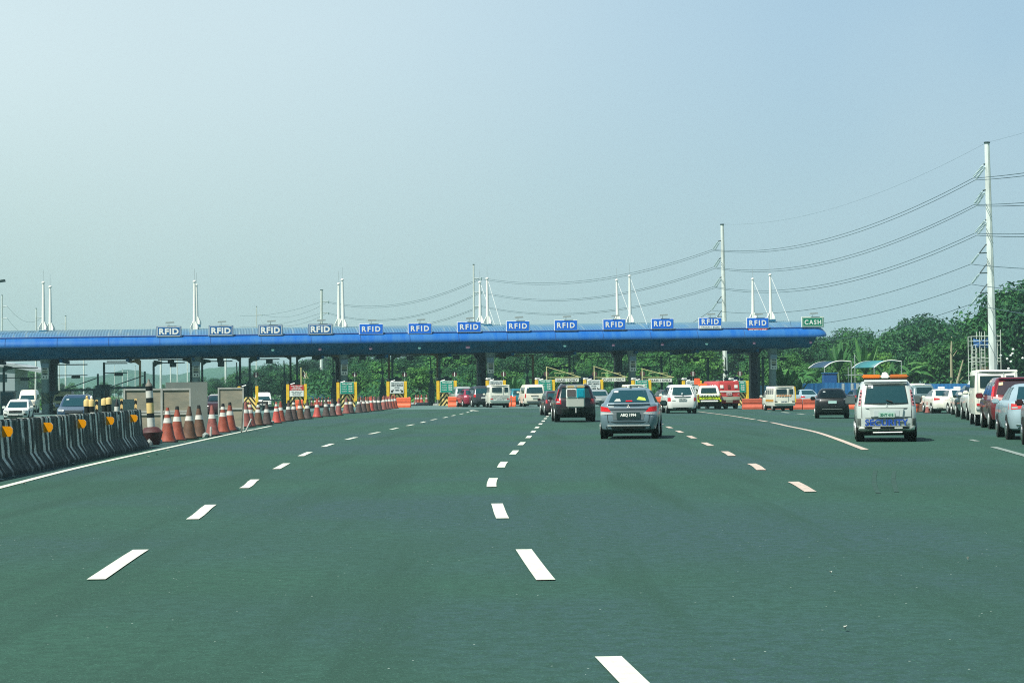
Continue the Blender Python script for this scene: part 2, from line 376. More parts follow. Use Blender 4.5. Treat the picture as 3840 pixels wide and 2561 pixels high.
ROOF = [(.7, .78), (1.3, .98), (2.2, 1.20), (3.6, 1.44), (5.4, 1.60), (7.4, 1.66), (9.4, 1.60), (11.2, 1.44), (12.6, 1.20), (13.5, .98), (14.1, .78)]
REAR = [(14.1, .76), (14.55, .50), (14.75, .2), (14.8, .02), (14.74, -.12)]
REAR2 = [(14.74, -.12), (14.5, -.30), (13.85, -.66), (13.05, -.98), (12.2, -1.12)]
SU = pl(3062, 1285)[0]
def sweep(prof, stations, ripple=0):
    b = MB(); n = len(prof); o = []
    for i, (s, sc) in enumerate(stations):
        for y, z in prof:
            rp = ripple*(1 if i % 2 else -1)*.5
            o.append((s, 7.4+(y-7.4)*(1-.10*(1-sc)), zn(s)+(z-.1)*(.35+.65*sc)+.1+rp))
    b.add(o, [(i*n+j, i*n+j+1, (i+1)*n+j+1, (i+1)*n+j) for i in range(len(stations)-1) for j in range(n-1)]); return b
def endf(s):
    t = (SE-s)/1.2; return 1 if t >= 1 else math.sqrt(max(0, 1-(1-t)**2))
st = [(SS+i*.13, endf(SS+i*.13)) for i in range(int((SE-SS)/.13)+1)]+[(SE, 0)]
sweep(ROOF, st, .045).build('roof', can_roof, can, smooth=15)
st2 = [(SS+i*1.2, 1) for i in range(int((SE-SS-1.2)/1.2)+1)]+[(SE-1.2*(1-q), endf(SE-1.2*(1-q))) for q in (0, .3, .55, .75, .88, .96, 1)]
sweep(NOSE, st2).build('front_fascia', can_nose, can, smooth=60); sb_ = sweep(LOW_NOSE, [q for q in st2 if q[0] < SU]+[(SU, 1)]); sb_.add([(SU, y, zn(SU)+z) for y, z in LOW_NOSE]+[(SU, y, zn(SU)+z) for y, z in ((12.2, -1.12), (13.05, -.98), (13.85, -.66), (14.5, -.30), (14.74, -.12))][::1], [tuple(range(10))]); sb_.build('lower_nose_shade', can_shade, can, smooth=60)
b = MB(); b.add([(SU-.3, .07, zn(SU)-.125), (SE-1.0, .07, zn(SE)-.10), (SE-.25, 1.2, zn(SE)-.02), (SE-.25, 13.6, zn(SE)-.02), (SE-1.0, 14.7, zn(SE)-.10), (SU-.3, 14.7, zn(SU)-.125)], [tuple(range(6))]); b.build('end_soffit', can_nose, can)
sweep(REAR, st2).build('rear_fascia', can_nose, can, smooth=60); sweep(REAR2, [q for q in st2 if q[0] < SU]+[(SU, 1)]).build('rear_soffit', can_shade, can, smooth=60)
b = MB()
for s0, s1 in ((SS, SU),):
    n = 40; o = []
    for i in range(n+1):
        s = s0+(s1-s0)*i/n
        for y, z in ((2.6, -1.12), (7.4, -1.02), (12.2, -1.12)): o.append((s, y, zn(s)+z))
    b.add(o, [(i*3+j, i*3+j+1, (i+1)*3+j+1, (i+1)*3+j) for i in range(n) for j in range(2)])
b.build('underside', can_shade, can)
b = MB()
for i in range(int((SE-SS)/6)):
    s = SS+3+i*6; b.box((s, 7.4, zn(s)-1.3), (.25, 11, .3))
b.build('soffit_beam', can_shade, can)
b = MB(); o = []
for i in range(60):
    s = SS+(SE-1.5-SS)*i/59; o.append((s, .66, zn(s)+.81))
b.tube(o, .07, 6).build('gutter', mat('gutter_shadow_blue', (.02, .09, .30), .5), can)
seam_m = mat('seam', (.01, .06, .22), .6)
for i in range(int((SE-SS-2)/4.6)):
    s = SS+1+i*4.6; MB().tube([(s, y-.02, zn(s)+z) for y, z in NOSE[1:]], .022, 4).build('panel_seam', seam_m, can)
dm = mat('old_lamp_disc', (.16, .10, .16), .6)
for i, px in enumerate([1023, 1200, 1390, 1573, 1752, 1757, 2118, 2300, 2484, 2650, 2828, 3040]):
    s, z = pl(px, 1305-(px-1200)*.008, .3); bb = MB(); bb.lathe([(.05, 0), (.16, .0), (.17, .05), (.1, .08)], 10)
    o_ = bb.build('soffit_lamp', dm if i % 3 else mat('soffit_lamp_grey', (.10, .28, .26), .5), can); o_.location = (s, .32, zn(s)-.62); o_.rotation_euler = (R(62), 0, 0)
# ------------------------------------------------------------------ lane signs on the canopy
signs = [(633, 1243, 94, 41), (828.5, 1240, 93, 41), (1014, 1238, 92, 42), (1201, 1234.5, 93, 41.5), (1391.6, 1234, 91, 40.5), (1574.6, 1232, 90, 40.5), (1759, 1226, 91, 40.5), (1942.4, 1222.6, 89.5, 40), (2122, 1220, 88.5, 40), (2303.6, 1216.7, 87.5, 40), (2484.5, 1214, 87, 40), (2663, 1212, 88.5, 43), (2841.5, 1211, 86.5, 40.5), (3048, 1207.5, 87, 40)]
SGN = ordn
for i, (px, py, w, h) in enumerate(signs):
    s, z = pl(px, py, .45); p = W_(s, .45); ppm = F/p.y; w, h = w/ppm, h/ppm
    last = i == 13
    nm = 'RFID'
    if i < 4: lab = f'dark blue RFID sign in heavy white letters, {["leftmost", "second from left", "third from left", "fourth from left"][i]} on the canopy'
    elif i < 11: lab = f'plain bright blue RFID sign on the canopy roof, {SGN(i+1)} sign from the left'
    elif i == 11: lab = 'bright blue RFID sign with a white TRUCKS / BUSES strip along its bottom'
    elif i == 12: lab = 'bright blue RFID sign with a red PRIORITY LANE plate hung below'
    else: lab = 'green CASH sign with white border at the right end of the canopy'
    t = thing('lane_sign', lab, 'sign', (p.x, p.y, z), A0, None if last else 'RFID signs along the canopy')
    heavy = i < 4 or last
    fc = navy if i < 4 else green if last else bluep
    MB().box((0, .05, 0), (w, .10, h), ch=.02).build('frame', whiteb if not i < 4 else greyp, t)
    if heavy:
        MB().box((0, -.006, 0), (w*.955, .02, h*.91)).build('border', fc, t)
        b = MB(); 
        for sx in (-1, 1): b.box((sx*w*.445, -.02, 0), (.035, .012, h*.82))
        for sz in (-1, 1): b.box((0, -.02, sz*h*.405), (w*.86, .012, .035))
        b.build('border_line', whiteb, t)
        MB().box((0, -.016, 0), (w*.87, .012, h*.78)).build('face', fc, t)
    else:
        MB().box((0, -.006, 0), (w*.955, .02, h*.9)).build('face', fc, t)
    if i < 4: text('RFID', w*.77, h*.56, whiteb, t, (0, -.03, 0), bold=.042, space=1.14)
    elif last: text('CASH', w*.74, h*.44, whiteb, t, (0, -.03, -.02), bold=.025, space=1.3)
    elif i == 11:
        text('RFID', w*.74, h*.46, whiteb, t, (0, -.03, h*.13), bold=.028, space=1.35)
        MB().box((0, -.02, -h*.33), (w*.93, .012, h*.24)).build('strip', whiteb, t); text('TRUCKS / BUSES', w*.8, h*.14, mat('grey_blue_ink', (.12, .22, .34), .6), t, (0, -.034, -h*.33), bold=.01, space=1.1)
    else: text('RFID', w*.76, h*.50, whiteb, t, (0, -.03, 0), bold=.028, space=1.35)
    if i == 12:
        MB().box((.0, .03, -h*.5-.16), (w*.85, .05, .27)).build('plate', mat('red_plate', (.55, .03, .07), .5), t); text('PRIORITY LANE', w*.76, .15, whiteb, t, (0, -.01, -h*.5-.16), bold=.03)
    for q in (-.36, -.12, .12, .36): MB().tube([(w*q, .08, -h/2+.02), (w*q, .16, -h/2-.36)], .03, 6).build('bracket', mat('bracket_blue_grey', (.10, .22, .32), .5), t)
    b = MB(); b.tube([(0.02, .1, h/2), (.02, .0, h/2+.22)], .025, 6); b.build('lamp_arm', steel, t)
    b = MB(); b.prism([(-.40, .22), (.40, .27), (.38, .40), (-.38, .36)], -.14, .14); o_ = b.build('lamp', steel, t); o_.location = (.1, 0, h/2); 
# ------------------------------------------------------------------ masts
mastm = mat('white_mast', (.80, .82, .74), .45)
masts = [(163, 1233, 162.5, 1062, 'front'), (189, 1236, 188, 1078, 'rear'), (730, 1231, 729.5, 1058, 'front'), (738, 1212, 736.5, 1072, 'rear'), (1287, 1222, 1282, 1052, 'front'), (1271, 1219, 1270, 1067, 'rear'),
         (1829, 1210, 1826, 1047, 'front'), (1801, 1209, 1799, 1061, 'rear'), (2363, 1205, 2360, 1038, 'front'), (2316, 1206, 2311, 1053, 'rear'), (2891, 1193, 2886, 1033, 'front'), (2824, 1196, 2822, 1049, 'rear')]
for i, (bx, by, tx, ty, fr) in enumerate(masts):
    v = 4.2 if fr == 'front' else 8.5
    s, z = pl(bx, by, v); p = W_(s, v); st_, zt = pl(tx, ty, v); H = zt-z
    zr = zn(s)+1.5
    pair = ['leftmost', 'second', 'third', 'fourth', 'fifth', 'rightmost'][i//2]
    t = thing('canopy_mast', f'{"taller front" if fr == "front" else "shorter rear"} white tapered mast of the {pair} mast pair on the canopy', 'mast', (p.x, p.y, z), A0, 'white masts on the canopy roof')
    dx = (st_-s)*.5
    b = MB(); b.tube([(0, 0, -.4), (0, 0, .55), (dx, 0, H)], [.19, .17, .10], 12); b.build('pole', mastm, t, smooth=40)
    b = MB()
    for an in range(4):
        a = R(an*90+35); d = Vector((math.cos(a), math.sin(a), 0)); q = Vector((-d.y, d.x, 0))*.03
        pr = [d*.1+Vector((0, 0, .75)), d*.5+Vector((0, 0, .12)), d*.5+Vector((0, 0, -.1)), d*.1+Vector((0, 0, -.1))]
        b.add([x_+q for x_ in pr]+[x_-q for x_ in pr], [(0, 1, 2, 3), (7, 6, 5, 4)]+[(a_, a_+4, (a_+1) % 4+4, (a_+1) % 4) for a_ in range(4)])
    b.build('gusset', mastm, t)
    MB().box((0, 0, -.26), (.75, .75, .22)).build('base_block', mat('mast_base_blue', (.01, .14, .26), .6), t)
    b = MB(); b.lathe([(.10, -.02), (.16, .0), (.16, .10), (.07, .17)], 12, (dx, 0, H)); b.build('cap', mastm, t)
    MB().tube([(dx, 0, H+.1), (dx, 0, H+1.25)], .014, 4).build('antenna_rod', steel, t)
    if i >= 6: MB().tube([(dx+.1, 0, H-.15), (dx+.1+(.95 if i > 6 else .8), -2.8, -.45)], .015, 5).build('stay_cable', whiteb, t)
# ------------------------------------------------------------------ columns
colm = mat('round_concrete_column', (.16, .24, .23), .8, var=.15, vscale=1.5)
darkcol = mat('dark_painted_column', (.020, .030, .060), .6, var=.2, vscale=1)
panelm = mat('clearance_panel', (.62, .68, .60), .6)
for i, px in enumerate([170, 735, 1290, 1838, 2370, 2897]):
    s, _ = pl(px, 1400, 3.2); p = W_(s, 3.2); g = gz(p.x, p.y); zt = zn(s)-1.0
    t = thing('canopy_column', f'round grey front column of the canopy with a clearance board, {["leftmost", "second from left", "third from left", "third from right", "second from right", "rightmost"][i]}', 'column', (p.x, p.y, g), A0, 'front columns of the canopy')
    b = MB(); b.lathe([(.36, 0), (.36, zt-g-.9), (.42, zt-g-.6), (.5, zt-g)], 18); b.build('shaft', colm, t, smooth=40)
    z1 = pl(px, 1348-(px-1290)*.012, 2.7)[1]-g
    MB().box((0, -.46, z1-.22), (.66, .14, .42)).build('panel_head', mat('grey_blue_metal', (.16, .26, .32), .5), t)
    b = MB(); b.box((0, -.46, z1-.96), (.66, .10, 1.02), ch=.04); b.build('clearance_board', panelm, t)
    b = MB(); b.box((0, -.516, z1-.56), (.46, .012, .10)); b.box((0, -.516, z1-1.02), (.46, .012, .15)); b.box((-.12, -.516, z1-1.29), (.12, .012, .14)); b.build('board_markings', darkst, t)
    MB().box((0, -.516, z1-.79), (.46, .014, .26)).build('board_picture', mat('board_tan', (.22, .24, .16), .6), t)
    text('1', .06, .2, black, t, (.12, -.52, z1-1.30), bold=.05)
    if i == 0:
        MB().lathe([(.375, 1.0), (.375, 2.0)], 18).build('hazard_band', stripes('hazard_band_grey', (.10, .13, .08), (.02, .06, .05), lambda n, x, y, z: math_node(n, 'MULTIPLY', math_node(n, 'ADD', x, z), 2.2)), t)
for i, px in enumerate([198, 738, 1268, 1805, 2318, 2827]):
    s, _ = pl(px, 1400, 10.2); p = W_(s, 10.2); g = gz(p.x, p.y); zt = zn(s)-1.0; w = [.72, .5, .5, .85, .72, .78][i]
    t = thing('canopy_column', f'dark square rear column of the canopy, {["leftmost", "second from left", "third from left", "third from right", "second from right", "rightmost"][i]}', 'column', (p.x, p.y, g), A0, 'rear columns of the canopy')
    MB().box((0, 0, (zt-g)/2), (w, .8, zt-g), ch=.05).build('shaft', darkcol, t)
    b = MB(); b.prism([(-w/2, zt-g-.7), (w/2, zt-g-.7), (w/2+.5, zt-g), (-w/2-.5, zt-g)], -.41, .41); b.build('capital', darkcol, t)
# ------------------------------------------------------------------ toll islands, crash blocks and boards
chev_y = stripes('yellow_black_chevrons', (1.0, .76, .28), (.012, .012, .006), lambda n, x, y, z: math_node(n, 'MULTIPLY', math_node(n, 'ADD', z, math_node(n, 'MULTIPLY', math_node(n, 'ABSOLUTE', x), 1.35)), 2.3), wear=.25, dirt=(.5, .36, .12))
boothm = mat('booth_panel', (.012, .07, .09), .5, var=.2)
boothb = mat('booth_blue', (.015, .08, .25), .5)
boothw = mat('booth_white', (.34, .42, .40), .5)
bull = [(752, 'hidden'), (930, 'plain'), (1112, 'red'), (1300, 'fare'), (1487, 'stop'), (1674, 'fare'), (1858, 'stop'), (2042, 'fare'), (2223, 'stop'), (2403, 'fare'), (2592, 'stop'), (2768, 'fare')]
def anch(px):
    i = min(range(14), key=lambda j: abs(signs[j][0]-px)); return f'below the {ordn(i+1)} lane sign' if i < 13 else 'below the CASH sign'
ink = mat('black_ink', (.03, .05, .05), .6); inkg = mat('grey_ink', (.22, .28, .28), .6)
for i, (px, kind) in enumerate(bull):
    s, _ = pl(px, 1500, -2.0); p = W_(s, -2.0); g = gz(p.x, p.y)
    isl = thing('island_kerb', f'low concrete toll island {anch(px)}', 'toll island', (p.x, p.y, g), A0, 'toll islands')
    b = MB(); b.prism([(-.8, 0), (-.72, .2), (.72, .2), (.8, 0)], .55, 24); b.build('kerb_slab', concrete, isl)
    desc = {'red': 'with a red-white notice', 'fare': 'with green TOLL FARE board', 'stop': 'with white STOP HERE board', 'plain': 'half hidden by a plywood hoarding', 'hidden': 'hidden behind the hoardings'}[kind]
    if kind == 'hidden': continue
    t = thing('crash_block', f'chevron crash block {desc}, {anch(px)}', 'crash block', (p.x, p.y, g), A0, 'crash blocks at the toll islands'); t.scale = (1.1, 1, 1.05)
    b = MB(); b.prism([(-.72, 0), (-.72, 1.0), (-.5, 1.22), (.5, 1.22), (.72, 1.0), (.72, 0)], -.25, .55); b.build('block', concrete, t)
    b = MB(); b.prism([(-.68, .0), (-.72, .9), (-.42, 1.24), (.42, 1.24), (.72, .9), (.68, .0)], -.30, -.25); b.build('chevron_plate', chev_y, t)
    for sx in (-1, 1):
        b = MB(); b.box((sx*.73, -.32, 1.36), (.24, .30, 1.66), ch=.02); b.build('guard_post', yellow, t)
    b = MB(); b.tube([(-.5, -.35, 2.17), (-.15, -.38, 2.28)], .05, 6); b.build('tube_lamp', whiteb, t)
    if kind in ('fare',):
        MB().box((0, -.50, 1.68), (1.14, .04, 1.02), ch=.02).build('fare_board', whiteb, t); MB().box((0, -.526, 1.68), (1.10, .012, .98)).build('board_face', teal, t)
        text('TOLL FARE', .86, .13, whiteb, t, (0, -.54, 2.03), bold=.035, space=1.1)
        for k_, (a_, c_) in enumerate((('CLASS 1', '25.00'), ('CLASS 2', '50.00'), ('CLASS 3', '75.00'))):
            text(a_, .42, .08, whiteb, t, (-.23, -.54, 1.80-.2*k_), bold=.02); text(c_, .32, .12, whiteb, t, (.28, -.54, 1.80-.2*k_), bold=.03)
    elif kind == 'stop':
        MB().box((0, -.50, 1.66), (1.14, .04, 1.04), ch=.02).build('notice_board', mat('notice_white', (.78, .82, .78), .5), t)
        text('KEEP DISTANCE', .96, .10, inkg, t, (0, -.53, 2.03), bold=.02); text('NEXT VEHICLE', .96, .12, ink, t, (0, -.53, 1.84), bold=.03)
        text('STOP', .42, .13, inkg, t, (0, -.53, 1.64), bold=.03); text('HERE', .36, .12, ink, t, (0, -.53, 1.42), bold=.02)
        for sx in (-1, 1):
            b = MB(); b.prism([(sx*.50, 1.24), (sx*.50, 1.44), (sx*.44, 1.38), (sx*.32, 1.50), (sx*.26, 1.43), (sx*.37, 1.31), (sx*.31, 1.24)], -.534, -.522); b.build('arrow', black, t)
    elif kind == 'red':
        MB().box((0, -.50, 1.38), (1.16, .04, .54), ch=.02).build('notice_board', whiteb, t); MB().box((0, -.50, 1.88), (1.16, .04, .46)).build('red_notice', redp, t)
        text('THIS TOLL LANE', .92, .11, whiteb, t, (0, -.53, 2.02), bold=.03); text('FOR MOTOR', .64, .10, whiteb, t, (0, -.53, 1.88), bold=.03); text('VEHICLE ONLY', .92, .09, whiteb, t, (0, -.53, 1.74), bold=.03)
        text('NEXT VEHICLE STOP', .9, .06, inkg, t, (0, -.53, 1.54)); text('BEHIND THE LINE', .7, .05, inkg, t, (0, -.53, 1.43)); text('AND WAIT FOR SIGNAL', .78, .06, inkg, t, (0, -.53, 1.32)); text('THANK YOU', .6, .06, inkg, t, (0, -.53, 1.22))
    # attendant booth on the island
    bv = 7.0; q = W_(pl(px, 1480, bv)[0]-.1, bv); g2 = gz(q.x, q.y)
    bmt = boothw if i == 9 else boothb if i in (8, 11) else boothm
    t = thing('toll_booth', f'{"pale grey" if bmt is boothw else "blue" if bmt is boothb else "dark teal"} toll booth on the island {anch(px)}', 'toll booth', (q.x, q.y, g2+.2), A0, 'toll booths')
    b = MB(); b.box((0, 1.3, .55), (1.15, 2.6, 1.1)); b.box((0, 1.3, 2.35), (1.3, 2.8, .18)); 
    for sx in (-1, 1):
        for yy in (.06, 2.54): b.box((sx*.53, yy, 1.68), (.09, .09, 1.16))
    b.build('cabin', bmt, t)
    MB().box((0, 1.3, 1.68), (1.0, 2.4, 1.1)).build('window', glassd, t)
    MB().box((.2, 1.0, 2.52), (.35, .5, .16)).build('rooftop_unit', bmt, t)
    # tall dark cabinet and raised barrier arm
    q = W_(s-.95 if px < 2600 else s, 2.6); g2 = gz(q.x, q.y)
    t = thing('boom_gate', f'dark boom gate with raised arm and disc, {anch(px)}', 'boom gate', (q.x, q.y, g2), A0, 'raised boom gates')
    MB().box((.1, 0, .95), (.55, .5, 1.9), ch=.03).build('cabinet', darkst, t)
    b = MB(); b.prism([(-.1, 1.9), (.3, 1.9), (.2, 2.7), (0, 2.7)], -.12, .12); b.build('arm_base', darkst, t)
    MB().tube([(.1, 0, 2.5), (.02, 0, 4.6)], .05, 6).build('arm', darkst, t)
    o = MB().lathe([(.02, 0), (.2, 0), (.2, .06), (.02, .06)], 14).build('disc', darkst, t); o.location = (.06, -.16, 3.15); o.rotation_euler = (R(90), 0, 0)
    # lane signal
    qx = px+30 if px < 1900 else px+6
    sq, z = pl(qx, 1404-(px-1300)*.002, 1.2); q = W_(sq, 1.2); g2 = gz(q.x, q.y); hh = z-g2
    t = thing('lane_signal', f'dark red lane signal disc with white bar, {anch(px)}', 'signal', (q.x, q.y, g2), A0, 'lane signals at the islands')
    MB().tube([(0, .05, 0), (0, .05, hh+.1)], .022, 5).build('pole', steel, t)
    o = MB().lathe([(.02, 0), (.25, 0), (.25, .07), (.02, .07)], 18).build('disc', mat('signal_red', (.09, .035, .035), .6), t); o.location = (0, -.0, hh); o.rotation_euler = (R(90), 0, 0)
    MB().box((0, -.09, hh), (.08, .02, .44)).build('bar', whiteb, t)
    # camera on a stalk
    if px > 1800:
        sq, z = pl(px-24, 1421, -1.6); q = W_(sq, -1.6); g2 = gz(q.x, q.y); hh = z-g2
        t = thing('security_camera', f'white camera on a stalk by the crash block {anch(px)}', 'camera', (q.x, q.y, g2), A0, 'white cameras at the crash blocks')
        MB().tube([(0, 0, 0), (0, 0, hh-.1)], .03, 5).build('stalk', steel, t)
        b = MB(); b.box((-.05, 0, hh), (.50, .30, .20), rz=.4, ch=.05); b.build('housing', whiteb, t)
        b = MB(); b.lathe([(.02, -.14), (.13, -.08), (.13, .06), (.03, .12)], 10, (.26, 0, hh-.2)); b.build('dome', greyp, t)
# ------------------------------------------------------------------ reader gantries under the canopy
def gantry(px_post, px_end, py, v, box=None, ysz=.3, colr=None, second=None, flare=True, label=''):
    s, z = pl(px_post, py, v); s2, _ = pl(px_end, py, v); p = W_(s, v); g = gz(p.x, p.y)
    m = colr or darkpost
    t = thing('reader_gantry', label, 'gantry', (p.x, p.y, g), A0, 'tag reader gantries under the canopy')
    h = z-g; L = s2-s; sg = 1 if L > 0 else -1
    MB().box((0, 0, h/2+.05), (.20, .20, h+.1)).build('post', m, t)
    b = MB(); b.box((L/2, 0, h), (abs(L), .10, .10)); b.build('arm', m, t)
    if flare:
        b = MB(); b.prism([(0, h-.45), (0, h+.25), (sg*.35, h+.2), (sg*.8, h+.1), (sg*.8, h-.1), (sg*.4, h-.15)], -.08, .08); b.build('arm_bracket', m, t)
    if box:
        sb, _ = pl(box, py, v); b = MB(); b.box((sb-s, -.05, h-ysz/2-.02), (.62, .35, ysz), ch=.03); b.build('tag_reader', darkst, t)
    if second:
        h2 = pl(px_post, second, v)[1]-g; b = MB(); b.box((L/2, 0, h2), (abs(L), .08, .08)); b.build('lower_arm', m, t)
        b = MB(); b.box((L*.62, -.05, h2-.16), (.8, .3, .24), ch=.03); b.build('tag_reader', darkst, t)
rust = mat('rusty_yellow_post', (.30, .22, .10), .7, var=.3)
gl = [(14, 142, 1380, 5, None, None, None, 1417), (576, 693, 1361, 4, 649, .38, None, None), (716, 592, 1349, 9, 641, .34, None, None), (758, 872, 1355, 4, 829, .50, None, None), (900, 778, 1342, 9, 826, .4, None, None),
      (936, 1048, 1348, 4, 1010, .38, None, None), (1089, 1002, 1335, 9, None, .4, None, None), (1114, 1228, 1336, 4, 1182, .34, None, None), (1277, 1150, 1332, 9, None, .3, rust, None), (1297, 1408, 1335, 4, 1359, .36, None, None),
      (1458, 1338, 1328, 9, None, .3, rust, None), (1471, 1580, 1336, 4, 1538, .38, None, None), (1640, 1525, 1328, 9, None, .3, rust, None), (1647, 1760, 1334, 4, 1711, .34, None, None),
      (1998, 1855, 1333, 9, 1886, .28, rust, None), (2135, 2053, 1338, 6, None, None, None, 1376), (2310, 2190, 1340, 6, None, None, None, 1377), (2480, 2388, 1340, 6, None, None, None, 1375), (2654, 2540, 1343, 6, 2610, .28, None, None), (2845, 2744, 1343, 6, 2780, .25, None, None), (2860, 2952, 1343, 6, 2936, .25, None, None)]
for i, (a, e, y, v, bx, ys, c, sec) in enumerate(gl):
    gantry(a, e, y, v, bx, ys or .3, c, sec, flare=a < 1700, label=f'{"rust-streaked" if c else "dark teal"} gantry with arm reaching {"right" if e > a else "left"}, {"front" if v < 5 else "rear"}, {anch((a+e)/2)}')
gantry(212, 328, 1368, 5, None, .3, None, 1408, False, label='dark gantry with two arms reaching right of the leftmost dark column')
gantry(390, 478, 1363, 5, None, .3, None, 1399, False, label='dark gantry post with two arms between the dark column and the plywood hoardings')
gantry(525, 400, 1355, 6, None, .3, mat('orange_brown_post', (.42, .27, .14), .6), None, True, label='orange brown gantry with arm reaching left above the hoardings')
# raised slanted boom arms left
for i, (x0, y0, x1, y1) in enumerate([(362, 1418, 250, 1458), (538, 1409, 418, 1450)]):
    s0, z0 = pl(x0, y0, 2); s1, z1 = pl(x1, y1, 2); p = W_(s0, 2); g = gz(p.x, p.y)
    t = thing('boom_gate', ['dark boom gate with slanting arm behind the blue oncoming SUV', 'dark boom gate with slanting arm above the plywood hoarding'][i], 'boom gate', (p.x, p.y, g), A0)
    MB().box((.15, 0, (z0-g)*.4), (.5, .5, (z0-g)*.8)).build('cabinet', darkst, t); b = MB(); b.box((.12, 0, (z0-g+.3)/2), (.18, .2, z0-g+.5)); b.build('post', darkst, t)
    MB().tube([(0, 0, z0-g), (s1-s0, 0, z1-g)], .05, 6).build('arm', darkst, t)
    b = MB(); b.box((-1.6, .3, z1-g-.12), (3.2, .25, .22)); b.build('cross_beam', darkst, t)
# dark booth blocks on the left lanes
for i, (px, py, w, h, v) in enumerate([(30, 1478, 1.2, 2.1, 4), (372, 1475, 1.1, 2.2, 5), (205, 1490, .7, 2.0, 6), (545, 1462, 1.5, 1.6, 6), (395, 1480, .9, 2.6, 7)]):
    s, z = pl(px, py, v); p = W_(s, v); g = gz(p.x, p.y)
    t = thing('toll_booth', ['dark teal booth at the left edge of the plaza', 'dark teal booth between the blue oncoming SUV and the hoardings', 'narrow dark cabinet booth beside the leftmost dark column', 'wide low dark booth above the plywood hoardings', 'tall narrow dark booth behind the orange brown gantry post'][i], 'toll booth', (p.x, p.y, g), A0)
    MB().box((0, 0, h/2), (w, 2.2, h), ch=.03).build('cabin', boothm, t); MB().box((0, -1.11, h*.68), (w*.75, .03, h*.36)).build('window', glassd, t); MB().box((0, 0, h+.06), (w+.25, 2.5, .1)).build('roof', boothm, t)
# ------------------------------------------------------------------ CLASS 1 ONLY height frames
pale_y = mat('pale_yellow_pipe', (.62, .60, .28), .5)
for i, (px, yp, x0, x1, ys) in enumerate([(2050, 1374, 2082, 2170, 1425), (2228, 1372, 2257, 2344, 1424), (2408, 1381, 2431, 2519, 1426)]):
    v = -1.2; s, z = pl(px, yp, v); p = W_(s, v); g = gz(p.x, p.y); sa, zs = pl((x0+x1)/2, ys, v); se, zb = pl(x1+8, 1415, v)
    t = thing('height_frame', f'pale yellow swing frame carrying a white CLASS 1 ONLY board, {["left", "middle", "right"][i]} one of three', 'height frame', (p.x, p.y, g), A0, 'swing frames with CLASS 1 ONLY boards')
    hb = zb-g; ht = z-g; a = sa-s; e = se-s
    MB().tube([(0, 0, .2), (0, 0, ht)], .045, 6).build('post', pale_y, t)
    b = MB(); b.tube([(0, 0, ht-.05), (e, 0, hb)], .035, 5); b.tube([(0, 0, hb), (e, 0, hb)], .03, 5); b.build('brace', pale_y, t)
    b = MB(); b.tube([(e*.22, .03, hb), (e*.22, .03, hb+.44), (e*.8, .03, hb+.44), (e*.8, .03, hb)], .02, 5); b.build('inner_rail', pale_y, t)
    MB().box((a, -.05, zs-g), (2.25, .05, .34)).build('board', mat('board_offwhite', (.80, .84, .76), .5), t)
    text('CLASS 1 ONLY', 1.98, .20, black, t, (a, -.08, zs-g), bold=.014, space=1.05)
s, z = pl(1129, 1378, -1.4); p = W_(s, -1.4); g = gz(p.x, p.y)
t = thing('height_frame', 'folded yellow swing frame standing above the red and white notice block', 'height frame', (p.x, p.y, g), A0)
MB().tube([(0, 0, .2), (0, 0, z-g)], .05, 6).build('post', pale_y, t)
b = MB(); q = z-g; b.tube([(.2, 0, q-.3), (.66, 0, q-1.02), (.18, 0, q-.98)], .03, 5); b.tube([(.5, 0, q-.5), (.36, 0, q-1.0)], .025, 5); b.build('brace', mat('yellow_cream', (.7, .68, .4), .5), t)
# ------------------------------------------------------------------ power poles and lines
polem = mat('weathered_white_pole', (.66, .74, .70), .6, var=.22, vscale=.9, stretch=(1, 1, .3))
wirem = mat('power_cable', (.05, .10, .12), .6)
insm = mat('insulator_glass', (.38, .52, .52), .25)
def pole(label, tx, ty, Y, bx_, r0, r1, n=10, zbase=None, group='power poles'):
    p = P(tx, ty, Y); H = p.z; x0, y0 = P(bx_, 1450, Y).x, Y
    g = gz(x0, y0)
    t = thing('power_pole', label, 'power pole', (x0, y0, g), 0, group)
    b = MB(); N = 8; b.tube([((p.x-x0)*i/N, 0, (H-g)*i/N) for i in range(N+1)], [r0+(r1-r0)*i/N for i in range(N+1)], n); b.build('shaft', polem, t, smooth=20)
    b = MB()
    b.tube([(p.x-x0, 0, H-g-.05), (p.x-x0, 0, H-g+.12)], r1*1.25, n); b.build('cap', darkst, t)
    return t, Vector((x0, y0, g))
poleA, oA = pole('tall white tapered power pole nearest, at the right behind the white van', 3701, 537, 230, 3727, .52, .29, 8)
poleB, oB = pole('second white power pole, rising behind the canopy near the TRUCKS / BUSES sign', 2708, 843, 341, 2722, .46, .28, 8)
poleC, oC = pole('third power pole, behind the canopy near the seventh lane sign', 1776, 993, 444, 1778, .26, .18, 8)
poleD, oD = pole('fourth power pole with two side arms, behind the fourth lane sign', 1206, 1088, 546, 1204, .42, .33, 8)
poleE, oE = pole('fifth power pole, thin, above the canopy between second and third lane signs', 962, 1150, 649, 961, .26, .18, 8)
Ys = {'A': 230, 'B': 341, 'C': 444, 'D': 546, 'E': 649}
rowA = [[(3648, 669), (3657, 676)], [(3652, 768), (3661, 773)], [(3655, 875), (3663, 883)], [(3640, 991)], [(3642, 1066)], [(3643, 1140)]]
armA = [(3688, 618), (3685, 716), (3695, 826), (3672, 950), (3674, 1025), (3675, 1100)]
rowB = [[(2672, 936), (2679, 940)], [(2676, 1002), (2682, 1007)], [(2677, 1075), (2683, 1080)], [(2668, 1164)], [(2668, 1206)], [(2668, 1258)]]
armB = [(2692, 906), (2696, 971), (2699, 1042), (2688, 1135), (2690, 1188), (2690, 1240)]
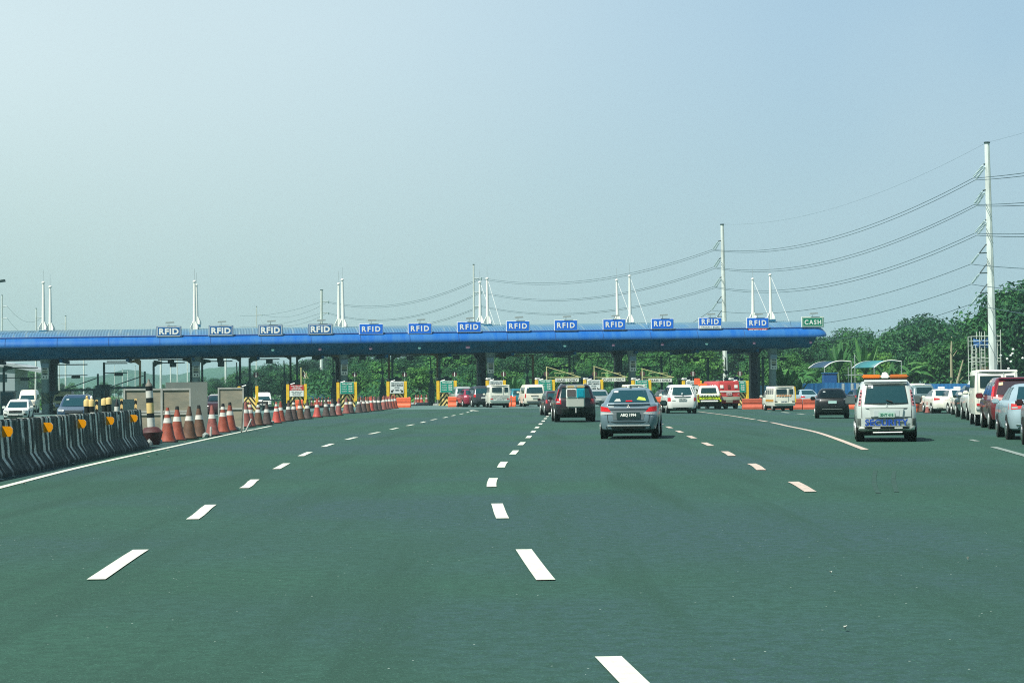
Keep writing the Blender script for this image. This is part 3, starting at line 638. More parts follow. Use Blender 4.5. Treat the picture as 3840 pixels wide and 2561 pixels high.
def dress(pole_, o, rows, arms, Y, sc=1.):
    for k_, (rw, ar) in enumerate(zip(rows, arms)):
        a = P(*ar, Y)-o
        c = Vector((0, 0, a.z))
        tx = a.z/34
        if k_ >= 3:
            b = MB(); b.tube([a, Vector((-.2, 0, a.z+.05))], .07*sc, 5); b.tube([a, Vector((a.x*.45, 0, a.z+1.0)), Vector((.2, 0, a.z+1.15))], .07*sc, 5); b.build('arm', darkst, pole_)
            b = MB(); b.tube([(-1.0, 0, a.z), (.2, 0, a.z)], .06, 5)
        else:
            b = MB(); b.tube([a, Vector((-.3, 0, a.z+.2))], .09*sc, 5); b.build('arm', darkst, pole_)
        for j, q in enumerate(rw):
            w = P(*q, Y)-o; st_ = a+Vector((.28*(j if len(rw) > 1 else 0), 0, -.1*j)); d = w-st_; b = MB(); n = 9
            pts = []; rs = []
            for i in range(n):
                for f_, r_ in ((0, .05), (.25, .16), (.6, .16), (.8, .05)): pts.append(st_+d*(.1+.8*(i+f_)/n)); rs.append(r_*sc)
            b.tube([st_]+pts+[w], [.04]+rs+[.04], 6); b.build('insulator_string', insm, pole_)
dress(poleA, oA, rowA, armA, 230); dress(poleB, oB, rowB, armB, 341, 1.0)
def wire(p, q, through=None, sag=None, r=.03, label='', n=26):
    p, q = Vector(p), Vector(q)
    if through is not None:
        best = (1e9, 0)
        for k_ in range(0, 90):
            sg = k_*.1
            for i in range(1, 30):
                t_ = i/30; w = p+(q-p)*t_; w.z -= 4*sg*t_*(1-t_); a = proj(w)
                e = abs(a[0]-through[0])
                if e < 40:
                    e2 = abs(a[1]-through[1])+e*.1
                    if e2 < best[0]: best = (e2, sg)
        sag = best[1]
    pts = []
    for i in range(n+1):
        t_ = i/n; w = p+(q-p)*t_; w.z -= 4*sag*t_*(1-t_); pts.append(w-p)
    b = MB(); b.tube(pts, r, 5); o = b.build('power_line', wirem); o.location = p
    return tag(o, label, 'power line', 'power lines'), sag
nm_row = ['topmost', 'second', 'third', 'fourth', 'fifth', 'lowest']
thru = [(3140, 887), (3140, 972), (3140, 1058), (3140, 1146), (3140, 1207), (3330, 1233)]
outR = [[(3900, 620), (3900, 632)], [(3900, 735), (3900, 747)], [(3900, 855), (3900, 867)], [(3900, 989)], [(3900, 1074)], [(3900, 1165)]]
ends_C = [[(1803, 1042), (1803, 1047)], [(1803, 1094), (1803, 1099)], [(1803, 1147), (1803, 1151)]]
thBC = [(2400, 1018), (2400, 1086), (2400, 1146)]
for k_ in range(6):
    sub = ['upper strand of the ', 'lower strand of the '] if k_ < 3 else ['single ']
    for j in range(len(rowA[k_])):
        A_, B_ = P(*rowA[k_][j], 230), P(*rowB[k_][j], 341)
        wire(A_, B_, through=(thru[k_][0], thru[k_][1]+j*8), r=.034, label=f'{sub[j]}{nm_row[k_]} power line between the nearest and second poles')
        C_ = P(outR[k_][j][0], outR[k_][j][1], 170)
        C_ = A_+(C_-A_)*2.6
        wire(A_, C_, sag=.5, r=.034, label=f'{sub[j]}{nm_row[k_]} power line leaving the frame right of the nearest pole')
        if k_ < 3:
            D_ = P(*ends_C[k_][j], 444); wire(B_, D_, through=(thBC[k_][0], thBC[k_][1]+j*5), r=.034, label=f'{sub[j]}{nm_row[k_]} power line between the second and third poles')
            E_ = P(1230, [1131, 1172, 1215][k_]+j*4, 546); wire(D_, E_, through=(1600, [1117, 1171, 1213][k_]+j*5), r=.04, label=f'{sub[j]}{nm_row[k_]} power line between the third and fourth poles')
            if k_ < 2 and j == 0: wire(E_, P(985, [1181, 1212][k_], 649), sag=2.2, r=.035, label=f'{nm_row[k_]} power line between the fourth and fifth poles')
        elif k_ == 3: wire(B_, P(2200, 1290, 444), sag=3, r=.04, label='single power line from the second pole down behind the canopy')
wire(P(3701, 535, 230), P(2708, 842, 341), through=(3140, 778), r=.010, label='thin faint earth wire between the tops of the nearest and second poles')
wire(P(3701, 535, 230), P(3701, 535, 230)+(P(3900, 470, 190)-P(3701, 535, 230))*2.6, sag=.3, r=.010, label='thin earth wire leaving the frame from the top of the nearest pole')
for pole_, o, Y, arms in ((poleC, oC, 444, [(1804, 1044), (1804, 1096), (1804, 1149)]), (poleD, oD, 546, [(1231, 1131), (1231, 1173)]), (poleE, oE, 649, [(982, 1181)])):
    for ax, ay in arms:
        a = P(ax, ay, Y)-o; b = MB(); b.tube([(0, 0, a.z), a], [.16, .09], 6); b.build('arm', greyp, pole_)
        b = MB(); b.lathe([(.04, -.5), (.16, -.4), (.16, .2), (.04, .3)], 8, a); b.build('insulator', insm, pole_)
# extra strand ends on the fourth pole's left side
for yy, l in ((1132, 'upper'), (1174, 'lower')): wire(P(1203, yy, 546), P(900, yy+52, 640), sag=1.2, r=.035, label=f'{l} power line running left from the fourth pole towards the canopy')
farp = [(8, 1108, 562, 8, .35), (136, 1157, 700, 136, .5), (246, 1185, 760, 246, .55), (209, 1330, 420, 209, .38), (222, 1330, 470, 222, .25), (314, 1330, 520, 314, .35), (135, 1330, 380, 132, .28), (603, 1330, 560, 603, .55), (640, 1335, 640, 640, .4), (665, 1335, 700, 665, .4), (703, 1330, 760, 703, .4), (846, 1280, 560, 846, .5), (429, 1370, 900, 429, .3), (459, 1385, 900, 459, .3), (479, 1390, 980, 479, .3), (507, 1372, 700, 507, .25)]
for i, (x, y, Y, bx_, r) in enumerate(farp):
    where = ['left edge of the frame', 'left of the leftmost mast pair', 'right of the leftmost mast pair', 'just right of the leftmost dark column, thicker one', 'just right of the leftmost dark column, thinner one', 'seen under the canopy between dark column and gantry', 'seen under the canopy left of the leftmost column', 'seen under the first lane sign, tallest of three', 'seen under the first lane sign, middle', 'seen left of the second front column, shorter', 'seen left of the second front column, taller', 'seen above the third hoarding', 'hazy thin one above the hoardings, leftmost of trio', 'hazy thin one above the hoardings, middle of trio', 'hazy thin one above the hoardings, rightmost of trio', 'thin one beside the orange brown gantry post'][i]
    t, o = pole(f'distant pale power pole, {where}', x, y, Y, bx_, r*.65, r*.5)
    if i < 3:
        for ay, ax in ((1148, 26), (1193, 26)) if i == 0 else ((1190, 157), (1230, 150)) if i == 1 else ((1215, 230),):
            a = P(ax, ay, Y)-o; MB().tube([(0, 0, a.z-.2), a], .12, 5).build('arm', greyp, t)
for l, a, c_ in (('upper', (26, 1147), (157, 1190)), ('lower', (26, 1192), (150, 1240))): wire(P(*a, 562), P(*c_, 700), sag=3.0, r=.035, label=f'{l} power line sagging right from the pole at the left edge')
s, z = pl(3, 1057, 2); p = W_(s, 2)
t = thing('floodlight_mast', 'floodlight head on a thin mast at the left edge of the frame', 'floodlight', (p.x-.35, p.y, gz(p.x, p.y)), 0); h = z-gz(p.x, p.y)
MB().tube([(0, 0, 0), (0, 0, h)], [.12, .07], 8).build('mast', steel, t); b = MB(); b.prism([(.05, h-.1), (.75, h), (.7, h+.22), (.1, h+.12)], -.2, .2); b.build('lamp', darkst, t)
# ------------------------------------------------------------------ trees
def leafmat(name, a, b_, c_):
    m = bpy.data.materials.new(name); m.use_nodes = True; n = m.node_tree; n.nodes.clear()
    out = n.nodes.new('ShaderNodeOutputMaterial'); oi = n.nodes.new('ShaderNodeObjectInfo'); t = n.nodes.new('ShaderNodeTexCoord')
    z = n.nodes.new('ShaderNodeTexNoise'); z.inputs['Scale'].default_value = .45; z.inputs['Detail'].default_value = 4
    n.links.new(t.outputs['Object'], z.inputs['Vector'])
    z2 = n.nodes.new('ShaderNodeTexNoise'); z2.inputs['Scale'].default_value = 2.5; n.links.new(t.outputs['Object'], z2.inputs['Vector'])
    c = mixc(n, mrange(n, z.outputs[0], .38, .62), a, b_); c = mixc(n, mrange(n, z2.outputs[0], .52, .68, 0, .6), c, c_)
    c = mixc(n, mrange(n, oi.outputs['Random'], .0, .5, .75, 0), c, tuple(x*.75 for x in a)); c = mixc(n, mrange(n, oi.outputs['Random'], .6, 1., 0, .45), c, c_)
    d = n.nodes.new('ShaderNodeBsdfPrincipled'); d.inputs['Roughness'].default_value = .6; d.inputs['Specular IOR Level'].default_value = .25
    tr = n.nodes.new('ShaderNodeBsdfTranslucent'); ms = n.nodes.new('ShaderNodeMixShader'); ms.inputs[0].default_value = .22
    n.links.new(c, d.inputs['Base Color']); n.links.new(c, tr.inputs[0]); n.links.new(d.outputs[0], ms.inputs[1]); n.links.new(tr.outputs[0], ms.inputs[2]); n.links.new(ms.outputs[0], out.inputs[0]); return m
leaf_d = leafmat('dark_leaves', (.006, .052, .028), (.018, .105, .038), (.075, .25, .045))
leaf_m = leafmat('mid_leaves', (.010, .075, .034), (.028, .140, .042), (.11, .30, .05))
leaf_y = leafmat('yellow_green_leaves', (.030, .15, .035), (.075, .24, .045), (.20, .42, .07))
leaf_p = leafmat('palm_leaves', (.035, .15, .040), (.070, .22, .05), (.16, .34, .09))
bark = mat('bark', (.10, .10, .07), .9, var=.3, vscale=2)
def crown_mesh(seed, Rr, Hc, lobes, leaves, size, flat=1.0, m=None, cone=False):
    rnd = random.Random(seed); vs_ = []; fs = []
    L = []
    for i in range(lobes):
        while True:
            x, y, z = rnd.uniform(-1, 1), rnd.uniform(-1, 1), rnd.uniform(-1, 1)
            q = x*x+y*y+z*z
            if .12 < q < 1: break
        k_ = (1-.55*max(0, z)) if not cone else (1-.4*(z+1)/2)
        L.append((x*Rr*.74*k_, y*Rr*.74*k_, (z*.5+.5)*Hc*.86, Rr*rnd.uniform(.24, .42)))
    for lx, ly, lz, lr in L:
        for j in range(leaves):
            while True:
                d = Vector((rnd.uniform(-1, 1), rnd.uniform(-1, 1), rnd.uniform(-1, 1)))
                if .05 < d.length < 1: break
            rr = rnd.random()**.45; dn = d.normalized(); p = Vector((lx, ly, lz))+Vector((dn.x, dn.y, dn.z*flat*.8))*lr*rr*rnd.choice((1, 1, 1, 1.25))
            nrm = (dn+Vector((rnd.uniform(-.8, .8), rnd.uniform(-.8, .8), rnd.uniform(-.2, 1.0)))).normalized()
            a = nrm.cross(Vector((rnd.uniform(-1, 1), rnd.uniform(-1, 1), rnd.uniform(-1, 1)))).normalized(); c = nrm.cross(a); s = size*rnd.uniform(.5, 1.25)
            o = len(vs_); vs_ += [p-a*s, p-c*s*.45+nrm*s*.12, p+a*s, p+c*s*.45+nrm*s*.12]; fs.append((o, o+1, o+2, o+3))
    me = bpy.data.meshes.new('crown'); me.from_pydata([tuple(v) for v in vs_], [], fs); me.materials.append(m); me.update(); return me, L
def trunk_mesh(seed, L, H0_, r0):
    rnd = random.Random(seed); b = MB(); b.tube([(0, 0, -.3), (rnd.uniform(-.2, .2), 0, H0_*.5), (rnd.uniform(-.4, .4), 0, H0_+1.5)], [r0*1.3, r0, r0*.6], 7)
    for lx, ly, lz, lr in L[:8]: b.tube([(0, 0, H0_*.8), (lx*.5, ly*.5, H0_+lz*.5), (lx, ly, H0_+lz)], [r0*.5, r0*.3, r0*.12], 5)
    me = bpy.data.meshes.new('trunk'); me.from_pydata(b.v, [], b.f); me.materials.append(bark); me.update(); return me
TT = {}
for nm, seed, Rr, Hc, H0_, lobes, leaves, size, m, cone in [('a', 1, 4.2, 6.5, 3.0, 26, 230, .27, leaf_d, False), ('b', 2, 4.8, 7.0, 2.5, 30, 230, .29, leaf_m, False), ('c', 3, 3.6, 8.0, 2.5, 26, 230, .26, leaf_d, True),
                                               ('d', 4, 5.2, 6.0, 4.0, 30, 230, .29, leaf_m, False), ('y', 5, 3.4, 5.0, 1.8, 20, 230, .26, leaf_y, False), ('t', 6, 3.0, 9.0, 3.0, 24, 220, .24, leaf_m, True)]:
    me, L = crown_mesh(seed, Rr, Hc, lobes, leaves, size, 1, m, cone); TT[nm] = (me, trunk_mesh(seed, L, H0_, .28), H0_, H0_+Hc)
def tree(kind, px, top_py, Y, label, group, name='broadleaf_tree', wide=1.):
    p = P(px, top_py, Y); g = gz(p.x, Y); me, tm, h0, ht = TT[kind]; sc = (p.z-g)/(ht*.93)
    t = thing(name, label, 'tree', (p.x, Y, g), random.uniform(0, 6.28), group)
    t.scale = (sc*wide, sc*wide, sc) if sc > .55 else (max(sc, .5), max(sc, .5), sc)
    o = bpy.data.objects.new('trunk', tm); COL.objects.link(o); o.parent = t
    o = bpy.data.objects.new('crown', me); COL.objects.link(o); o.parent = t; o.location = (0, 0, h0)
    return t
prof_t = [(-60, 1446), (600, 1438), (800, 1412), (920, 1388), (980, 1368), (1080, 1378), (1120, 1350), (1200, 1338), (1400, 1318), (1800, 1285), (2400, 1262), (2900, 1250), (3060, 1262), (3118, 1230), (3153, 1250), (3200, 1240), (3235, 1224), (3281, 1228), (3333, 1262), (3381, 1205), (3420, 1186), (3470, 1180), (3538, 1182), (3571, 1204), (3610, 1162), (3648, 1180), (3678, 1158), (3740, 1165), (3850, 1150), (4100, 1140)]
def topp(x):
    for (a, ya), (b_, yb) in zip(prof_t, prof_t[1:]):
        if a <= x <= b_: return ya+(yb-ya)*(x-a)/(b_-a)
    return 1440
rnd = random.Random(21)
def where(px, row, i):
    if px < 3110:
        k_ = min(range(14), key=lambda j: abs(signs[j][0]-px)); a = signs[k_][0]
        side = 'left of' if px < a-30 else 'right of' if px > a+30 else 'under'
        return f'{side} the {ordn(k_+1)} lane sign' if k_ < 13 else f'{side} the CASH sign'
    if px < 3215: return 'just right of the canopy end'
    if px < 3440: return 'above the SECURITY wagon'
    if px < 3640: return 'left of the scaffold'
    if px < 3740: return 'behind the nearest power pole'
    return 'at the right edge of the frame'
SIDE = {}
def uniq(lab):
    SIDE[lab] = SIDE.get(lab, 0)+1; n = SIDE[lab]
    return lab if n == 1 else lab+' '+['', 'second', 'third', 'fourth', 'fifth', 'sixth', 'seventh', 'eighth', 'ninth', 'tenth'][n-1]+' from left'
rowdef = [(345, 0, 62, ['a', 'c', 'b', 'a', 't'], 'back row tree'), (305, 38, 70, ['a', 'b', 'd', 'c', 'y'], 'middle row tree'), (272, 92, 78, ['b', 'y', 'a', 'y', 'd'], 'lower front row tree')]
kn = {'a': 'dark rounded', 'b': 'broad green', 'c': 'dark conical', 'd': 'wide spreading', 'y': 'yellow-green bushy', 't': 'tall slender'}
for Yr, dy, stp, kinds, rn in rowdef:
    x = 1080 if Yr > 300 else 1130
    while x < 3960:
        kd = rnd.choice(kinds); xx = x+rnd.uniform(-12, 12); ty = topp(xx)+dy*(1 if xx < 3300 else 1.0+.5*min(1, (xx-3300)/300))+rnd.uniform(-6, 14)*(1 if dy == 0 else 2)
        if xx < 3105: ty = min(ty, 1398)
        if abs(xx-1206) < 62 and ty < 1392: x += stp*.5; continue
        if abs(xx-2722) < 105 and Yr < 341 and ty < 1395: x += stp*.5; continue
        if Yr > 340 and xx > 3100: ty = topp(xx)+rnd.uniform(-3, 3)
        tree(kd, xx, ty, Yr+(16 if Yr > 340 and abs(xx-2722) < 200 else rnd.uniform(-9, 9)), uniq(f'{kn[kd]} {rn} {where(xx, rn, 0)}'), 'trees beyond the toll plaza', wide=.95 if xx > 3100 and Yr > 340 else 1.1)
        x += stp*rnd.uniform(.8, 1.15)*(.62 if Yr > 340 and x > 3090 else .8)
for xx, ty, Y, kd, lab in [(3812, 1088, 243, 'd', 'large near tree with layered spreading crown behind the white van at the right edge'), (3900, 1075, 238, 'b', 'large near tree cut by the right edge of the frame'), (3700, 1215, 262, 'b', 'broad green tree directly behind the scaffold'), (3600, 1262, 258, 'y', 'yellow-green tree left of the scaffold top'),
                       (1560, 1372, 262, 'y', 'bright yellow-green tree under the sixth lane sign'), (1185, 1395, 300, 'y', 'bright yellow-green tree under the fourth lane sign'), (2560, 1378, 250, 'y', 'bright green bushy tree right of the dark column, below the eleventh sign'), (2788, 1402, 246, 'y', 'bright green bush beside the second dark column from the right')]:
    tree(kd, xx, ty, Y, lab, None)
x = -40
while x < 1130:
    kd = rnd.choice(['a', 'b', 'c', 't']); ty = topp(x)+rnd.uniform(-6, 10)
    if 40 < x < 130: ty = 1372+rnd.uniform(0, 20)
    tree(kd, x, ty, (560 if x < 900 else 420)+rnd.uniform(-40, 40), uniq(f'hazy far {kn[kd]} tree {where(x, 0, 0)}' if x > 590 else f'hazy far {kn[kd]} tree under the left part of the canopy'), 'hazy trees far behind the left lanes', wide=1.35)
    x += rnd.uniform(24, 40)
x = 560
while x < 1130:
    kd = rnd.choice(['b', 'd', 'y']); tree(kd, x, topp(x)+rnd.uniform(22, 40), 350+rnd.uniform(-20, 20), uniq(f'{kn[kd]} low nearer tree {where(x, 0, 0)}'), 'low trees behind the left lanes', wide=1.2); x += rnd.uniform(44, 60)
for xx, ty, kd in ((1165, 1356, 'b'), (1198, 1348, 'a'), (1226, 1345, 'd'), (1250, 1340, 'b')): tree(kd, xx, ty, 600, f'{kn[kd]} far tree behind the fourth power pole, top at {"left" if xx < 1190 else "centre" if xx < 1220 else "right" if xx < 1240 else "far right"}', 'hazy trees far behind the left lanes', wide=1.5)
# palms and bananas
def frond(b, base, az, ln, lift, droop, w, segs=7, ragged=True, rnd=rnd):
    d = Vector((math.cos(az), math.sin(az), 0)); sd_ = Vector((-d.y, d.x, 0)); pts = []
    for i in range(segs+1):
        t_ = i/segs; pts.append(Vector(base)+d*ln*t_*(1-.25*t_*droop)+Vector((0, 0, lift*t_-droop*ln*t_*t_)))
    o = []; 
    for i, p in enumerate(pts):
        t_ = i/segs; ww = w*math.sin(math.pi*min(1, .12+t_*.88))**.6
        o += [p+sd_*ww+Vector((0, 0, -ww*.55)), p+Vector((0, 0, .02)), p-sd_*ww+Vector((0, 0, -ww*.55))]
    fs = []
    for i in range(segs):
        for j in (0, 1): fs.append((i*3+j, i*3+j+1, (i+1)*3+j+1, (i+1)*3+j))
    b.add(o, fs); b.tube(pts, .035, 4)
def leafplant(name, px, top_py, Y, n, ln, w, trunk_h, label, cat, group, banana=False, seed=0):
    r_ = random.Random(seed); p = P(px, top_py, Y); g = gz(p.x, Y); H = p.z-g
    t = thing(name, label, cat, (p.x, Y, g), 0, group); th = max(.5, H-ln*(.75 if banana else .35))
    MB().tube([(0, 0, -.2), (.1, 0, th*.5), (0, 0, th)], [.16, .13, .10], 7).build('trunk', mat('pale_green_stem', (.16, .24, .12), .8, var=.2), t)
    b = MB()
    for i in range(n):
        az = i*2.4+r_.uniform(-.3, .3); l2 = ln*r_.uniform(.75, 1.05)
        if banana: frond(b, (0, 0, th), az, l2*r_.uniform(.35, .75), l2*r_.uniform(.9, 1.25), r_.uniform(.15, .5), w)
        else: frond(b, (0, 0, th), az, l2, l2*r_.uniform(.5, 1.0), r_.uniform(.45, .9), w)
    b.build('crown', leaf_p, t); return t
pp = [('banana_plant', 2940, 1398, 200, 9, 2.6, .32, 1, 'banana plant with arching yellow-green leaves behind the white utility van'), ('banana_plant', 2985, 1432, 205, 8, 2.2, .3, 1, 'low banana plant right of the white utility van'),
      ('banana_plant', 3142, 1297, 250, 7, 4.0, .42, 1, 'tall banana plant with one upright leaf beside the left arched roof'), ('banana_plant', 3242, 1305, 250, 9, 4.2, .42, 1, 'tall banana plant between the two arched roofs'), ('banana_plant', 3335, 1380, 245, 6, 3.0, .42, 1, 'banana plant with a broad leaf above the orange light bar'),
      ('banana_plant', 2230, 1372, 246, 8, 2.8, .35, 1, 'banana plant behind the tenth lane, below the ninth sign'), ('banana_plant', 2262, 1395, 240, 8, 2.4, .35, 1, 'banana plant beside the middle CLASS 1 ONLY frame'), ('palm', 3500, 1345, 262, 12, 4.4, .40, 0, 'palm with drooping fronds above the right blue fence'), ('palm', 3425, 1372, 258, 12, 3.6, .36, 0, 'smaller palm with drooping fronds left of the scaffold'),
      ('palm', 3060, 1392, 246, 12, 3.2, .34, 0, 'low palm behind the black hatchback'), ('palm', 2995, 1385, 240, 11, 3.0, .34, 0, 'palm left of the left arched roof'), ('banana_plant', 1935, 1425, 236, 8, 2.6, .32, 1, 'banana plant behind the white vans in the middle lanes'), ('banana_plant', 2070, 1405, 240, 9, 2.8, .34, 1, 'banana plant behind the dark red SUV')]
for i, (nm, px, ty, Y, n_, ln, w, ban, lab) in enumerate(pp): leafplant(nm, px, ty, Y, n_, ln, w, 2, lab, 'plant' if ban else 'palm', None, bool(ban), i)
# bare pale trunk
for px, y0, y1, Y, l in ((3567, 1262, 1330, 255, 'bare pale snag trunk among the trees left of the scaffold'), (3590, 1350, 1430, 250, 'leaning pale bare trunk just left of the scaffold')):
    a, c = P(px, y1, Y), P(px+(2 if y0 < 1300 else 22), y0, Y); g = gz(a.x, Y); t = thing('bare_tree', l, 'tree', (a.x, Y, g))
    MB().tube([(0, 0, -.1), (0, 0, a.z-g), (c.x-a.x, 0, c.z-g)], [.2, .15, .07], 6).build('trunk', mat('pale_wood', (.35, .34, .22), .8), t)
    b = MB(); b.tube([(0, 0, (a.z-g)*.9), (.8, .1, (a.z-g)+.6)], [.07, .02], 4); b.build('branch', mat('pale_wood', (.35, .34, .22), .8), t)
# ------------------------------------------------------------------ fences and structures beyond
fb = stripes('blue_corrugated_sheet', (.008, .11, .30), (.012, .14, .36), lambda n, x, y, z: math_node(n, 'MULTIPLY', x, 2.2), wear=.15, dirt=(.05, .16, .26))
fw = mat('pale_grey_sheet', (.36, .42, .42), .6, var=.1)
def fence(x0, x1, yt0, yt1, Y0, Y1, label, panels=None, m=None):
    a, c = P(x0, yt0, Y0), P(x1, yt1, Y1); ga = gz(a.x, Y0); L = math.hypot(c.x-a.x, c.y-a.y); rz = math.atan2(c.y-a.y, c.x-a.x); H = a.z-ga; H2 = c.z-gz(c.x, Y1)
    t = thing('sheet_fence', label, 'fence', (a.x, a.y, ga), rz); b = MB(); n = int(L/.3); o = []
    for i in range(n+1):
        x = L*i/n; h = H+(H2-H)*i/n; yy = .03*(i % 2); o += [(x, yy, -.4), (x, yy, h)]
    b.add(o, [(2*i, 2*i+2, 2*i+3, 2*i+1) for i in range(n)]+[]); o_ = b.build('sheeting', m or fb, t); md = o_.modifiers.new('t', 'SOLIDIFY'); md.thickness = .02
    b = MB()
    for i in range(int(L/3)+1): b.box((min(L, i*3.), .12, H/2-.1), (.08, .08, H))
    b.build('posts', darkst, t)
    for q0, q1 in (panels or []):
        s0, s1 = [(P(q, yt0, Y0).x-a.x)/max(.01, (c.x-a.x))*L for q in (q0, q1)]
        MB().box(((s0+s1)/2, -.04, H/2-.05), (s1-s0, .03, H-.1)).build('pale_panel', fw, t)
fence(3085, 3240, 1435, 1436, 228, 228, 'blue sheet fence with pale upright panels behind the black hatchback', [(3156, 3166), (3190, 3200), (3210, 3222), (3226, 3234)])
fence(3405, 3990, 1440, 1436, 232, 224, 'long plain blue sheet fence behind the queue on the right')
fence(3010, 3084, 1438, 1436, 226, 227, 'dark blue sheet fence left of the black hatchback')
fence(1150, 1460, 1477, 1478, 262, 262, 'far blue sheet fence seen under the fourth and fifth lane signs', m=mat('hazy_blue_sheet', (.03, .14, .28), .6))
fence(2790, 2990, 1446, 1444, 232, 232, 'dark fence behind the white utility van', m=mat('dark_teal_sheet', (.008, .06, .10), .6))
c = P(3110, 1400, 232); g = gz(c.x, 232); t = thing('blue_container', 'blue site box rising above the fence below the left arched roof', 'container', (c.x, 232, g))
MB().box((0, 0, (c.z-g)/2), (1.5, 1.5, c.z-g), ch=.03).build('box', mat('deep_blue_paint', (.008, .08, .26), .5), t); MB().box((0, 0, c.z-g+.04), (1.7, 1.7, .08)).build('roof', fb, t)
def arch(x0, x1, y0, ytop, y1, Y, label, sheet_m, reach):
    a, c, d = P(x0, y0, Y), P((x0*.42+x1*.58), ytop, Y), P(x1, y1, Y); g = gz(a.x, Y); t = thing('arched_roof', label, 'shelter', (a.x, Y, g))
    q = catmull([Vector((0, 0, a.z-g)), Vector(((x1-x0)*.25/F*Y, 0, (a.z-g)+(c.z-a.z)*.68)), Vector((c.x-a.x, 0, c.z-g)), Vector((d.x-a.x, 0, d.z-g))], 5)
    MB().tube(q, .06, 6).build('arch_pipe', whiteb, t)
    MB().tube([p_+Vector((-reach, 6, 0)) for p_ in q], .05, 6).build('arch_pipe', steel, t)
    b = MB(); n = len(q); b.add([p_ for p_ in q]+[p_+Vector((-reach, 6, .02)) for p_ in q], [(i, i+1, i+1+n, i+n) for i in range(n-1)]); o_ = b.build('roof_sheet', sheet_m, t, smooth=60); md = o_.modifiers.new('t', 'SOLIDIFY'); md.thickness = .03
    for xq in (0, -1):
        p_ = q[xq]; b = MB(); b.tube([(p_.x, 0, 0), p_], .05, 5); b.build('post', steel, t)
arch(3092, 3192, 1378, 1353, 1356, 236, 'left arched shelter roof with a dark sheet beyond the blue fence', mat('dark_blue_sheet', (.01, .05, .10), .6), 1.0)
arch(3278, 3380, 1378, 1351, 1355, 236, 'right arched shelter roof with a teal sheet above the SECURITY wagon', mat('teal_sheet', (.03, .20, .22), .5), 1.6)
c0 = P(3175, 1405, 240); g = gz(c0.x, 240); t = thing('pipe_frame', 'thin pale pipe frame with crossbar between the arched roofs', 'pipe frame', (c0.x, 240, g)); h = c0.z-g
for a_, b_ in (((.2, 0, 0), (.2, 0, h+.9)), ((2.2, 0, 0), (2.2, 0, h)), ((-.3, 0, h-.05), (2.6, 0, h)), ((1.0, 0, 0), (1.0, 0, h+2.4))): MB().tube([a_, b_], .05, 5).build('pipe', steel, t)
# scaffold
a = P(3642, 1262, 236); c = P(3752, 1262, 236); g = gz(a.x, 236); w = c.x-a.x; h = a.z-g
t = thing('scaffold', 'white pipe scaffold tower with a blue tarp behind the nearest power pole', 'scaffold', (a.x, 236, g)); pipe = mat('pale_pipe', (.55, .62, .55), .5)
for x, hh in ((0, h), (w*.15, h-1.0), (w*.29, h+.6), (w*.46, h+.6), (w*.73, h), (w, h+.8)):
    for y in (0, 1.6): MB().tube([(x, y, 0), (x, y, hh)], .05, 5).build('upright', pipe, t)
b = MB()
for z in (h, h-.55, h-1.05, h-2.6, h-3.0, h-4.6):
    for y in (0, 1.6): b.tube([(0, y, z), (w if z > h-1 or z < h-2 else w*.6, y, z+.03)], .04, 5)
    for x in (0, w*.46, w): b.tube([(x, 0, z), (x, 1.6, z)], .035, 5)
b.build('ledgers', pipe, t); b = MB()
for i in range(12):
    for x in (.02, w*.31): b.tube([(x, 0, h-1.6-i*.42), (x+.5, 0, h-1.6-i*.42)], .03, 4)
b.build('ladder_rungs', pipe, t)
b = MB(); o = []
for i in range(9):
    x = w*(.08+.5*i/8); dz = .35*math.sin(i/8*math.pi)
    for j in range(4): o.append((x, .05+.1*math.sin(i+j), h-.1-dz*(1-j/3)-j*.42))
b.add(o, [(i*4+j, i*4+j+1, (i+1)*4+j+1, (i+1)*4+j) for i in range(8) for j in range(3)]); o_ = b.build('tarp', mat('blue_tarp', (.03, .14, .38), .6, var=.3), t, smooth=80); o_.modifiers.new('t', 'SOLIDIFY').thickness = .02
MB().box((w*.58, .8, h-4.4), (1.2, .9, 1.6), ch=.05).build('sand_bags', mat('brownish_sacking', (.34, .24, .14), .9, var=.3), t)
b = MB(); rr = random.Random(4)
for i, (px, py) in enumerate([(3753, 1333), (3799, 1310), (3797, 1326), (3790, 1333), (3777, 1346), (3791, 1356), (3835, 1343), (3782, 1382)]):
    p = P(px, py, 222); o = MB().lathe([(.02, -.12), (.13, -.06), (.15, .03), (.05, .12)], 10).build('white_flower', whiteb); o.location = p
    tag(o, 'white blossom in the dark foliage at the right edge of the frame', 'flower', 'white blossoms in the dark tree')
# far building at left edge
c = P(-20, 1352, 300); g = gz(c.x, 300); t = thing('depot_building', 'hazy grey-blue building with a sloping roof at the left edge under the canopy', 'building', (c.x, 300, g)); hh = c.z-g
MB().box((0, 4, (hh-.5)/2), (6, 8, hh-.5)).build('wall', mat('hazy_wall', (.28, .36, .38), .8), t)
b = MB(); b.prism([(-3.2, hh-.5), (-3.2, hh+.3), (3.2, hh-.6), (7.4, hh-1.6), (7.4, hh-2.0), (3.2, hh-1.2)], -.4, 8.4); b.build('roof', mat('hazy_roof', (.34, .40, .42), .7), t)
b = MB(); b.box((1.2, -.03, hh-2.6), (1.2, .06, 1.1)); b.build('window', glassd, t)
